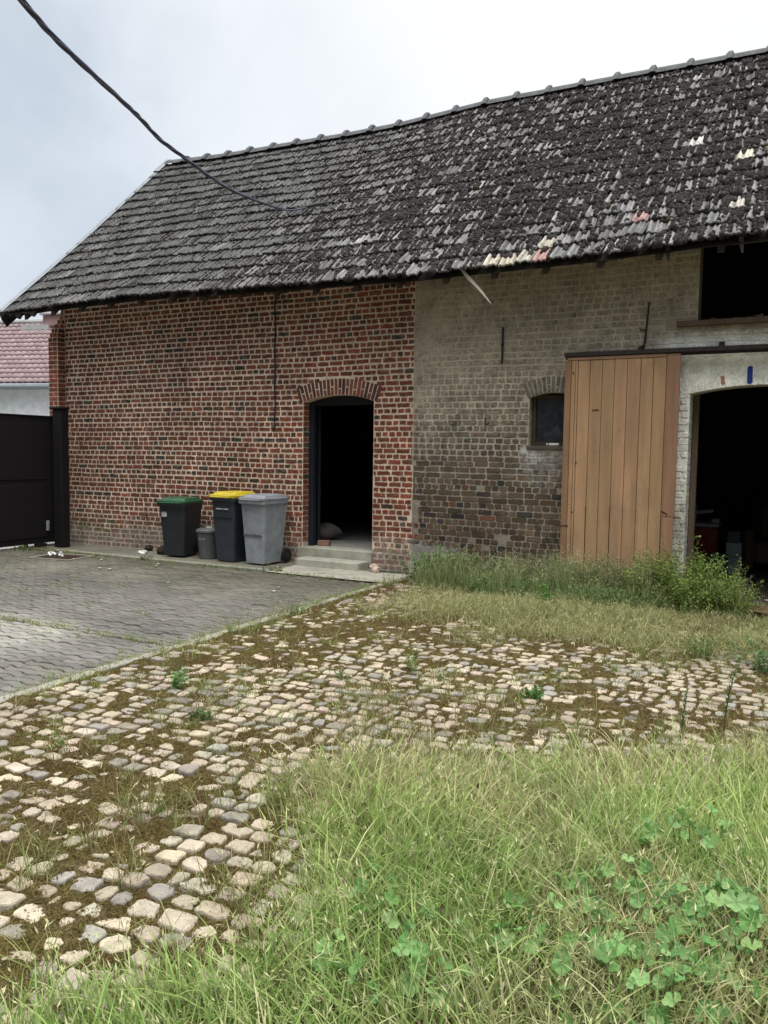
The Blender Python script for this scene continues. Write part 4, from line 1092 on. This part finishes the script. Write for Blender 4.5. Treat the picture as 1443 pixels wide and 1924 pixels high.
# ------------------------------------------------------------------ VEGETATION
def blades(x, y, h, lean, az, wid, cb, ct, name, z0=0.0, droop=.5, seeds=None, mat='leaf', parent=None):
    K = len(x); th = np.array([0, .4, .75, 1.0])
    dx, dy = np.cos(az), np.sin(az); z0 = np.broadcast_to(np.asarray(z0, float), (K,))
    vaz = rng.uniform(0, 2*PI, K); wx, wy = np.cos(vaz), np.sin(vaz)
    V = []; C = []
    for i, t in enumerate(th):
        off = lean*(t**1.7)*h; zz = z0+h*(t-droop*lean*.55*t**2.4)
        cx = x+dx*off; cy = y+dy*off; w_ = wid*(1-.15*i if i < 3 else 0)
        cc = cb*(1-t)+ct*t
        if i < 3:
            V.append(np.stack([cx-wx*w_, cy-wy*w_, zz], -1)); V.append(np.stack([cx+wx*w_, cy+wy*w_, zz], -1)); C += [cc, cc]
        else: V.append(np.stack([cx, cy, zz], -1)); C.append(cc); tip = (cx, cy, zz)
    V = np.stack(V, 1); C = np.stack(C, 1); b = np.arange(K)[:, None]*7
    Fq = np.concatenate([b+np.array([[0, 1, 3, 2]]), b+np.array([[2, 3, 5, 4]])]); Ft = b+np.array([[4, 5, 6]])
    Fs = [Fq, Ft]; V = V.reshape(-1, 3); C = C.reshape(-1, 3)
    if seeds is not None:   # seed spikelets: small lens shapes hanging round the tip
        m = np.where(seeds > 0)[0]
        for s in range(2):
            px_ = tip[0][m]+rng.normal(0, .006+.004*s, len(m)); py_ = tip[1][m]+rng.normal(0, .006+.004*s, len(m)); pz_ = tip[2][m]-s*.012+rng.normal(0, .004, len(m))
            ln = rng.uniform(.016, .036, len(m)); a = az[m]+rng.normal(0, .7, len(m)); el = rng.uniform(.3, 1.4, len(m))
            d = np.stack([np.cos(a)*np.cos(el), np.sin(a)*np.cos(el), np.sin(el)], -1)*ln[:, None]
            sd_ = np.stack([-np.sin(a), np.cos(a), 0*a], -1)*.0028
            p = np.stack([px_, py_, pz_], -1); q4 = np.stack([p, p+d*.45+sd_, p+d, p+d*.45-sd_], 1)
            o = len(V); V = np.concatenate([V, q4.reshape(-1, 3)]); sc_ = np.array((.50, .50, .27))*(.8+.5*rng.random((len(m), 1, 1)))*np.ones((len(m), 4, 1))
            C = np.concatenate([C, sc_.reshape(-1, 3)]); Fs.append(o+np.arange(len(m))[:, None]*4+np.array([[0, 1, 2, 3]]))
    qs = np.concatenate([f_ for f_ in Fs if f_.shape[1] == 4]); ts = np.concatenate([f_ for f_ in Fs if f_.shape[1] == 3])
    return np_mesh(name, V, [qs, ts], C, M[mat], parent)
def pal(K, cols, wts, jit=.2):
    cols = np.array(cols); i = rng.choice(len(cols), K, p=np.array(wts)/sum(wts)); return cols[i]*(1+rng.uniform(-jit, jit, (K, 1)))
GREEN = [(.19, .26, .075), (.235, .30, .095), (.15, .22, .065), (.30, .33, .125), (.42, .37, .19)]
# meadow grass: thick lower right
def meadow():
    N0 = 270000
    # sample more densely near the camera
    x = rng.uniform(-4.3, 3.4, N0); y = rng.uniform(-9.4, -2.8, N0)
    dcam = np.hypot(x-CAM.x, y-CAM.y); p = grass_density(x, y)
    vis = (x < (y-CAM.y)*.14+.95)   # right margin just past the frame
    keep = (rng.random(N0) < p**1.3*np.clip(2.9/dcam, .25, 1)) & (dcam > 1.1) & vis
    x, y = x[keep], y[keep]; K = len(x); p = p[keep]
    dr = fbm(x, y, 1.1, 91); dry = sstep(.46, .62, dr+.10*(1-p)-.13*sstep(-6.75, -7.3, y)+.20*np.exp(-((x+.95)**2+(y+6.35)**2)/.35)+.06)
    cb = pal(K, GREEN, [3, 4, 3, 2, .5]); ct = pal(K, [(.31, .38, .125), (.37, .42, .17), (.50, .46, .26), (.24, .33, .10)], [4, 4, 2, 3])
    st_ = pal(K, [(.46, .38, .24), (.54, .46, .30), (.32, .25, .15), (.32, .31, .14)], [3, 3, 2, 3])
    isd = rng.random(K) < .06+dry*.62
    cb[isd] = st_[isd]*.75; ct[isd] = st_[isd]
    gr = sstep(.5, .62, fbm(x, y, 1.5, 97)); ct = ct*(1-.3*gr[:, None])+np.array((.10, .20, .06))*.3*gr[:, None]
    h = rng.gamma(6, .024, K)*(.5+.5*p)*(.75+.6*fbm(x, y, 1.3, 99)); h = np.clip(h, .03, .32)
    az = 2*PI*fbm(x, y, .8, 93)*1.5+rng.normal(0, 1.6, K)
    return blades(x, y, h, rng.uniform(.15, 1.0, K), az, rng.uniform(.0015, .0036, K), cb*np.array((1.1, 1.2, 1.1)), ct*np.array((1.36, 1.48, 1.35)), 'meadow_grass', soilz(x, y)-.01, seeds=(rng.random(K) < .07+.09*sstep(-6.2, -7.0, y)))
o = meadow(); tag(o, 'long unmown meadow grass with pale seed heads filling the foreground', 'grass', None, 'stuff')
# sparse tufts among the setts
def tufts():
    nt_ = 4000; tx = rng.uniform(-4.4, 3.2, nt_); ty = rng.uniform(-9.3, -.5, nt_)
    f_ = fbm(tx, ty, 1.2, 111); near = sstep(.0, .6, grass_density(tx, ty)+.45*sstep(-2.9, -1.8, tx)*sstep(-4.4, -5.4, ty)+.35*sstep(.55, .7, fbm(tx, ty, .9, 7)))
    ed = np.exp(-((tx+4.35)/.12)**2)
    keep = (rng.random(nt_) < np.clip(.10+1.6*np.clip(f_-.52, 0, 1)*2+.45*near+.2*ed, 0, 1))
    tx, ty = tx[keep], ty[keep]; n = rng.integers(6, 34, len(tx)); idx = np.repeat(np.arange(len(tx)), n); K = len(idx)
    rs = rng.uniform(.015, .06, len(tx)); hs = rng.uniform(.04, .16, len(tx))*(1+.5*near[keep]); dk = rng.random(len(tx)) < .5
    x = tx[idx]+rng.normal(0, 1, K)*rs[idx]; y = ty[idx]+rng.normal(0, 1, K)*rs[idx]
    cb = pal(K, GREEN[:4], [3, 3, 2, 2]); ct = pal(K, [(.30, .37, .12), (.38, .39, .16), (.24, .32, .09)], [3, 3, 3])
    st_ = pal(K, [(.36, .28, .16), (.42, .35, .20), (.25, .19, .10)], [3, 3, 2]); m = dk[idx] & (rng.random(K) < .7); cb[m] = st_[m]*.8; ct[m] = st_[m]
    return blades(x, y, hs[idx]*rng.uniform(.4, 1.2, K), rng.uniform(.1, 1.2, K), rng.uniform(0, 2*PI, K), rng.uniform(.0011, .0024, K), cb*.85, ct, 'sparse_grass', soilz(x, y)-.008, seeds=(rng.random(K) < .12))
o = tufts(); tag(o, 'sparse green and straw tufts growing between the cobblestones', 'grass', None, 'stuff')
def fuzz():
    N0 = 520000; x = rng.uniform(-4.33, 2.2, N0); y = rng.uniform(-9.0, -1.2, N0); dc = np.hypot(x-CAM.x, y-CAM.y)
    k = (x < (y-CAM.y)*.14+.95) & (grass_density(x, y) < .6) & (rng.random(N0) < np.clip(4.5/dc, .3, 1)) & (x > (y-CAM.y)*-1.15-.6); x, y = x[k], y[k]; K = len(x)
    mo = fbm(x, y, 3.5, 31)
    ct = np.array((.14, .088, .036))[None]*(1-mo[:, None])+np.array((.20, .17, .045))[None]*mo[:, None]; ct = ct*rng.uniform(.5, 1.5, (K, 1))
    return blades(x, y, rng.uniform(.008, .020, K), rng.uniform(.4, 2.0, K), rng.uniform(0, 2*PI, K), rng.uniform(.0014, .0030, K), ct*.7, ct, 'joint_moss', soilz(x, y)-.003)
o = fuzz(); tag(o, 'brown green moss filling the gaps between the cobblestones', 'moss', None, 'stuff')
# dry low growth between weeds and cobbles
def drygrass():
    N0 = 150000; x = rng.uniform(-4.3, 3.2, N0); y = rng.uniform(-4.4, -.35, N0); p = dry_density(x, y)
    k = rng.random(N0) < p*(.25+1.1*fbm(x, y, 2.4, 207)); x, y = x[k], y[k]; K = len(x)
    yl = fbm(x, y, 2.2, 131)[:, None]
    cb = pal(K, [(.22, .24, .09), (.33, .29, .15), (.18, .21, .07)], [3, 3, 3]); ct = pal(K, [(.55, .49, .28), (.43, .46, .19), (.36, .43, .15), (.60, .53, .33)], [3, 3, 3, 2])
    ct = ct*(1-.35*yl)+np.array((.20, .26, .08))*.35*yl
    h = np.clip(rng.gamma(5, .017, K)*(.3+1.4*fbm(x, y, 2, 7)), .015, .20)
    return blades(x, y, h, rng.uniform(.2, 1.5, K), rng.uniform(0, 2*PI, K), rng.uniform(.0014, .0030, K), cb, ct, 'dry_grass', soilz(x, y)-.008, seeds=(rng.random(K) < .15))
o = drygrass(); tag(o, 'short straw coloured grass in front of the weeds along the wall', 'grass', None, 'stuff')
# sprouts in the paver joints and along the kerb
def sprouts():
    nt_ = 800; tx = rng.uniform(-11, -4.5, nt_); ty = np.where(rng.random(nt_) < .35, rng.normal(-1.02, .05, nt_), np.where(rng.random(nt_) < .35, rng.normal(-4.72, .03, nt_), rng.uniform(-6.5, -1.0, nt_)))
    e_ = rng.random(nt_) < .35; tx[e_] = rng.normal(-4.40, .07, e_.sum()); ty[e_] = rng.uniform(-6.4, -.8, e_.sum())
    n = rng.integers(3, 16, nt_); idx = np.repeat(np.arange(nt_), n); K = len(idx)
    x = tx[idx]+rng.normal(0, .025, K); y = ty[idx]+rng.normal(0, .02, K)
    cb = pal(K, GREEN, [3, 3, 3, 2, 3]); return blades(x, y, rng.uniform(.012, .075, K), rng.uniform(.3, 1.4, K), rng.uniform(0, 2*PI, K), rng.uniform(.0014, .003, K), cb*.9, cb*1.2, 'joint_grass', 0)
o = sprouts(); tag(o, 'thin grass sprouting from the joints of the grey drive', 'grass', None, 'stuff')

def leaf_cloud(P, Dv, ln, wd, C):
    """diamond leaves with a fold; P base, Dv direction (unit), returns V,F,C"""
    K = len(P); up = np.array([0, 0, 1.0]); s = np.cross(Dv, up); s /= (np.linalg.norm(s, axis=1, keepdims=True)+1e-6)
    rot = rng.uniform(-.9, .9, K)[:, None]; nrm = np.cross(s, Dv); s = s*np.cos(rot)+nrm*np.sin(rot)
    a = P; b = P+Dv*ln[:, None]*.45+s*wd[:, None]; c = P+Dv*ln[:, None]; d = P+Dv*ln[:, None]*.45-s*wd[:, None]
    V = np.stack([a, b, c, d], 1).reshape(-1, 3); F = np.arange(K)[:, None]*4+np.array([[0, 1, 2, 3]])
    return V, F, np.repeat(C, 4, 0)
def bushy(name, cx, cy, rx, ry, H, nst, nlf, cols, lsz, loc=None, flower=None, stemc=(.16, .17, .07), hfun=None, lean=.25):
    """many-stemmed herb: tapering stems from the ground with leaves spiralling round them"""
    V_, F_, C_ = [], [], []; o = 0; Tr = []
    sx = cx+rng.normal(0, .45, nst)*rx; sy = cy+rng.normal(0, .45, nst)*ry
    sh = H*rng.uniform(.35, 1.05, nst)**1.1*(1+.25*(rng.random(nst) < .12))*(hfun(sx, sy) if hfun else 1)
    az = np.arctan2(sy-cy, sx-cx)+rng.normal(0, .8, nst); ln = rng.uniform(.05, 1.4, nst)*lean
    # stems as thin blades
    Kst = nst
    t = rng.random((nst, nlf))**.75*.9+.1
    bx = sx[:, None]+np.cos(az)[:, None]*(ln*sh)[:, None]*t**1.6; by = sy[:, None]+np.sin(az)[:, None]*(ln*sh)[:, None]*t**1.6; bz = sh[:, None]*t*(1-.2*ln[:, None]*t)
    spread = (.018+.05*(1-t))*H/.4; bx = bx+rng.normal(0, .45, bx.shape)*spread; by = by+rng.normal(0, .45, by.shape)*spread
    P = np.stack([bx, by, bz+rng.normal(0, .008, bx.shape)], -1).reshape(-1, 3); K = len(P)
    a = rng.uniform(0, 2*PI, K); el = rng.uniform(-.3, 1.1, K); D = np.stack([np.cos(a)*np.cos(el), np.sin(a)*np.cos(el), np.sin(el)], -1)
    C = pal(K, cols[0], cols[1], .25); C = C*(.75+.35*np.repeat(rng.random(nst), nlf))[:, None]
    V, F, CC_ = leaf_cloud(P, D, lsz*rng.uniform(.5, 1.4, K), lsz*.24*rng.uniform(.5, 1.3, K), C)
    # stems
    th = np.array([0, .5, 1.0]); sw = .0022
    Vs = np.stack([np.stack([sx+np.cos(az)*(ln*sh)*q_**1.6+s_*sw*(1-.7*q_)*np.sin(az+.5), sy+np.sin(az)*(ln*sh)*q_**1.6-s_*sw*(1-.7*q_)*np.cos(az+.5), sh*q_*(1-.2*ln*q_)], -1) for q_ in th for s_ in (-1, 1)], 1)
    Fs = np.concatenate([np.arange(nst)[:, None]*6+np.array([[0, 1, 3, 2]]), np.arange(nst)[:, None]*6+np.array([[2, 3, 5, 4]])])+len(V)
    V = np.concatenate([V, Vs.reshape(-1, 3)]); CC_ = np.concatenate([CC_, np.tile(np.array(stemc), (nst*6, 1))]); F = np.concatenate([F, Fs])
    if flower is not None:
        m = rng.random(K) < flower[1]; m &= (P[:, 2] > .45*H*.8); p = P[m]; Kf = len(p); a = rng.uniform(0, 2*PI, Kf); D = np.stack([np.cos(a)*.6, np.sin(a)*.6, np.full(Kf, .8)], -1)
        Vf, Ff, Cf = leaf_cloud(p, D, np.full(Kf, .009), np.full(Kf, .004), pal(Kf, [flower[0]], [1], .25)); Ff = Ff+len(V)
        V = np.concatenate([V, Vf]); CC_ = np.concatenate([CC_, Cf]); F = np.concatenate([F, Ff])
    if loc is not None: V = V-np.array([loc[0], loc[1], 0]); 
    return np_mesh(name, V, [F], CC_, M['leaf'], loc=(loc[0], loc[1], 0) if loc is not None else None)
def wisps():
    K = 9000; x = rng.uniform(-4.05, -.45, K); y = rng.normal(-.68, .22, K); k = (y < -.2) & (y > -1.35); x, y = x[k], y[k]; K = len(x)
    h = (.10+.62*fbm(x, y, 3.2, 201)**1.6)*rng.uniform(.5, 1.3, K)*np.interp(x, [-4, -3.2, -1.2, -.5], [.75, 1, 1.15, .9])
    cb = pal(K, [(.20, .28, .10), (.28, .33, .15), (.16, .24, .08)], [3, 3, 3]); ct = pal(K, [(.38, .46, .20), (.48, .46, .27), (.30, .42, .14), (.50, .44, .32)], [3, 3, 3, 2])
    return blades(x, y, h, rng.uniform(.05, .5, K), rng.uniform(0, 2*PI, K), rng.uniform(.0012, .0026, K), cb, ct, 'wispy_grass', 0, seeds=(rng.random(K) < .5))
o = wisps(); tag(o, 'wispy pale seeding grass rising through the weeds along the wall', 'grass', None, 'stuff')
W1 = ([(.15, .27, .07), (.19, .32, .095), (.27, .36, .15), (.11, .20, .055)], [3, 4, 2, 2])
W2 = ([(.22, .29, .12), (.27, .32, .15), (.33, .31, .19), (.16, .23, .085)], [3, 3, 2, 2])
W3 = ([(.23, .32, .075), (.31, .38, .10), (.17, .26, .06), (.12, .19, .05)], [3, 2, 3, 2])
plants = [
 ('leafy_weed', -3.78, -.62, .45, .28, .40, 230, 80, W1, .026, 'dense dark green weed clump, leftmost along the grey wall'),
 ('leafy_weed', -3.15, -.55, .42, .26, .42, 200, 42, W2, .026, 'grey green wispy weeds below the small window'),
 ('leafy_weed', -2.60, -.60, .36, .26, .44, 200, 42, W2, .022, 'soft grey green weeds left of the plank door foot'),
 ('leafy_weed', -2.10, -.62, .36, .25, .44, 200, 42, W2, .023, 'green weeds in front of the left half of the plank door'),
 ('leafy_weed', -1.62, -.66, .36, .26, .50, 210, 42, W2, .023, 'brownish seeding weeds in front of the right half of the plank door'),
 ('bushy_weed', -1.05, -.72, .55, .30, .60, 260, 60, W3, .030, 'bright yellow green bushy weed beside the cart entrance pillar'),
 ('bushy_weed', -.72, -.98, .40, .26, .40, 210, 70, W3, .028, 'low bright green weed spreading before the cart entrance'),
 ('leafy_weed', -2.9, -1.0, .7, .22, .22, 200, 34, W1, .020, 'low green weeds in front of the grey green clumps'),
 ('leafy_weed', -1.7, -1.05, .6, .22, .22, 200, 34, W1, .020, 'low green weeds in front of the plank door clumps'),
]
for nm, cx, cy, rx, ry, H, ns, nl, cs_, lz, lb in plants:
    o = bushy(nm, cx, cy, rx, ry, H, ns, nl, cs_, lz, (cx, cy), flower=((.46, .42, .30), .16) if cs_ is not W3 else ((.42, .42, .14), .08))
    tag(o, lb, 'weed')
small = [
 (-3.62, -5.62, .09, .16, 9, 24, [(.10, .24, .05), (.14, .30, .07)], .030, 'bright green weed near the left edge, growing among the setts'),
 (-3.05, -6.05, .09, .07, 12, 18, [(.06, .13, .04), (.09, .17, .06)], .022, 'low dark green weed on the setts in the left foreground'),
 (-2.42, -4.45, .08, .20, 8, 20, [(.14, .22, .06), (.17, .25, .08)], .026, 'slender upright weed amid the setts near the picture centre'),
 (-1.46, -4.62, .08, .08, 14, 18, [(.09, .20, .05), (.12, .24, .07)], .030, 'low rosette of green leaves right of the slender upright weed'),
 (-.62, -2.9, .12, .20, 22, 22, [(.10, .17, .05), (.14, .21, .07)], .026, 'upright green weed on the mossy setts before the plank door'),
 (-.12, -3.1, .16, .26, 26, 24, [(.10, .20, .07), (.13, .24, .10)], .032, 'blue green leafy weed near the right edge, before the cart entrance'),
 (-2.28, -1.35, .10, .24, 14, 22, [(.12, .28, .06), (.10, .22, .05)], .040, 'fresh light green broadleaf weed in front of the weed border'),
 (-2.75, -4.9, .06, .10, 6, 14, [(.12, .20, .05), (.16, .23, .07)], .026, 'tiny green weed left of the slender upright weed'),
 (-4.32, -3.05, .08, .09, 12, 16, [(.11, .20, .05), (.15, .24, .07)], .024, 'green tuft at the concrete edging of the drive'),
 (-3.4, -6.75, .06, .20, 5, 16, [(.15, .24, .06), (.18, .26, .09)], .022, 'thin upright weed at the left edge of the picture')]
for k, (x, y, r_, H, ns, nl, cs_, lz, lb) in enumerate(small):
    o = bushy('small_weed', x, y, r_, r_, H, ns, nl, (cs_, [1]*len(cs_)), lz, (x, y), lean=.35); tag(o, lb, 'weed')
# dark standing stalks at the right (dock / fleabane)
for k, (x, y, H, lb) in enumerate(((-.50, -5.02, .30, 'tall narrow leafy stalk, leftmost of those standing at the right'), (-.30, -4.75, .40, 'tallest narrow green stalk in the grass on the right'), (-.08, -4.72, .26, 'bent narrow stalk with leaning green tip on the right'), (.05, -4.45, .34, 'dry dark branching stalk near the right edge'))):
    mb = MB(); ln = (.02, .05, .12, .05)[k]
    pts = [(ln*t*t, .01*math.sin(t*4), H*t) for t in (0, .25, .5, .75, 1)]
    mb.tube(pts, [.004, .0035, .003, .002, .001], 5, (.06, .08, .04) if k < 3 else (.05, .04, .03))
    if k == 3: 
        for t, a in ((.35, .8), (.5, 2.5), (.6, 4.4), (.75, 1.3)): mb.tube([(ln*t*t, 0, H*t), (ln*t*t+.05*math.cos(a), .05*math.sin(a), H*t+.07)], [.002, .001], 4, (.06, .045, .03))
    for j in range(46 if k < 3 else 6):
        t = .25+.75*j/46; a = j*2.4; p = Vector((ln*t*t, .01*math.sin(t*4), H*t)); l_ = .045*(1.15-.6*t); d = Vector((math.cos(a)*.5, math.sin(a)*.5, .8)).normalized(); s_ = Vector((-math.sin(a), math.cos(a), 0))*.0045
        mb.add([tuple(p), tuple(p+d*l_*.5+s_), tuple(p+d*l_), tuple(p+d*l_*.5-s_)], [(0, 1, 2, 3)], jitc((.09, .16, .05), .3))
    tag(mb.build('standing_weed', M['leaf'], loc=(x, y, 0), normals=False), lb, 'weed')
# mallows: scalloped leaves on petioles
def mallow(cx, cy, n, rad, H, label, seed, size=.036):
    random.seed(seed); mb = MB()
    for k in range(n):
        a = random.uniform(0, 2*PI); d = rad*math.sqrt(random.random()); x, y = math.cos(a)*d, math.sin(a)*d; h_ = H*random.uniform(.55, 1.1)*(1-.35*(d/rad)**2); r_ = size*random.uniform(.55, 1.25)
        mb.tube([(x*.35, y*.35, 0), (x*.8, y*.8, h_*.6), (x, y, h_)], [.002, .0016, .0013], 4, (.12, .20, .07), cap=False)
        nx, ny = random.gauss(0, .6), random.gauss(-.3, .6); nz = 1; nn = Vector((nx, ny, nz)).normalized(); t1 = nn.cross(Vector((0, 1, .1))).normalized(); t2 = nn.cross(t1)
        c0 = Vector((x, y, h_)); m = 25; V = [c0]; cs = []; base_c = jitc(random.choice(((.16, .32, .10), (.20, .38, .13), (.125, .26, .08), (.27, .43, .17))), .15); cs.append(tuple(q*.8 for q in base_c))
        for ring_, rr_ in enumerate((.5, 1.0)):
            for q in range(m):
                th = -PI*.93+2*PI*.93*q/(m-1); lob = 1-.13*abs(math.sin(th*2.75)) if ring_ else 1; wav = .13*math.sin(th*5.5)*rr_
                V.append(c0+(t1*math.sin(th)+t2*math.cos(th))*r_*rr_*lob+nn*r_*(.28*rr_**2+wav)); cs.append(tuple(v_*(1.0+(.12 if q % 5 == 0 else 0)) for v_ in base_c))
        fs = [(0, 1+q, 2+q) for q in range(m-1)]+[(1+q, 1+m+q, 2+m+q, 2+q) for q in range(m-1)]
        mb.add([tuple(v_) for v_ in V], fs, cs)
    o = mb.build('mallow', M['leaf'], loc=(cx, cy, 0), normals=False); tag(o, label, 'plant', 'round leaved plants in the foreground grass')
mallow(-.05, -7.05, 104, .30, .22, 'largest round leaved plant, at the bottom right corner', 1, .030)
mallow(-.40, -6.95, 60, .27, .17, 'round leaved plant just left of the largest one', 2, .028)
mallow(-.62, -7.25, 34, .20, .16, 'round leaved plant in the grass at the lower centre right', 3, .027)
mallow(-1.02, -7.55, 40, .25, .16, 'round leaved plant at the bottom edge near the centre', 4, .028)
mallow(-.30, -6.45, 20, .20, .24, 'sparse round leaved plant highest in the foreground grass', 5, .031)
mallow(-.30, -7.45, 66, .25, .20, 'round leaved plant at the bottom edge, right of centre', 6, .028)
mallow(-1.25, -7.25, 10, .15, .13, 'smallest round leaved plant, half hidden in grass left of centre', 7, .030)
# bright clumps under the gate
o = bushy('leafy_weed', -10.75, -1.15, .25, .15, .07, 40, 14, ([(.18, .24, .07), (.12, .18, .05)], [1, 1]), .022, (-10.75, -1.15)); tag(o, 'small bright weeds under the left gate', 'weed')
o = bushy('leafy_weed', -8.38, -1.0, .12, .05, .09, 12, 14, ([(.16, .24, .07), (.12, .18, .05)], [1, 1]), .024, (-8.38, -1.0)); tag(o, 'small green weed on the kerb in front of the green lidded bin', 'weed')
o = bushy('leafy_weed', -6.15, -.9, .22, .10, .08, 22, 14, ([(.16, .22, .07), (.12, .18, .05)], [1, 1]), .022, (-6.15, -.9)); tag(o, 'low green weeds between the pale bin and the steps', 'weed')
rock('grass_heap', (-.12, -.95, .03), .20, (.15, .11, .06), 'brown heap of withered plants before the cart entrance', 'heap', 95, 'soil', (1.3, 1, .6), None, .5)
# rubble and litter on the earth in front of and inside the cart entrance
for k in range(26):
    x, y = random.uniform(-.75, .6), random.uniform(-2.2, 1.6)
    rock('rubble', (x, y, .01), random.uniform(.012, .035), jitc(random.choice(((.30, .28, .25), (.20, .13, .10), (.14, .12, .10))), .25), 'small lump of rubble on the dark earth at the cart entrance', 'rubble', 130+k, 'stone', (1.4, 1, .5), 'rubble at the cart entrance')
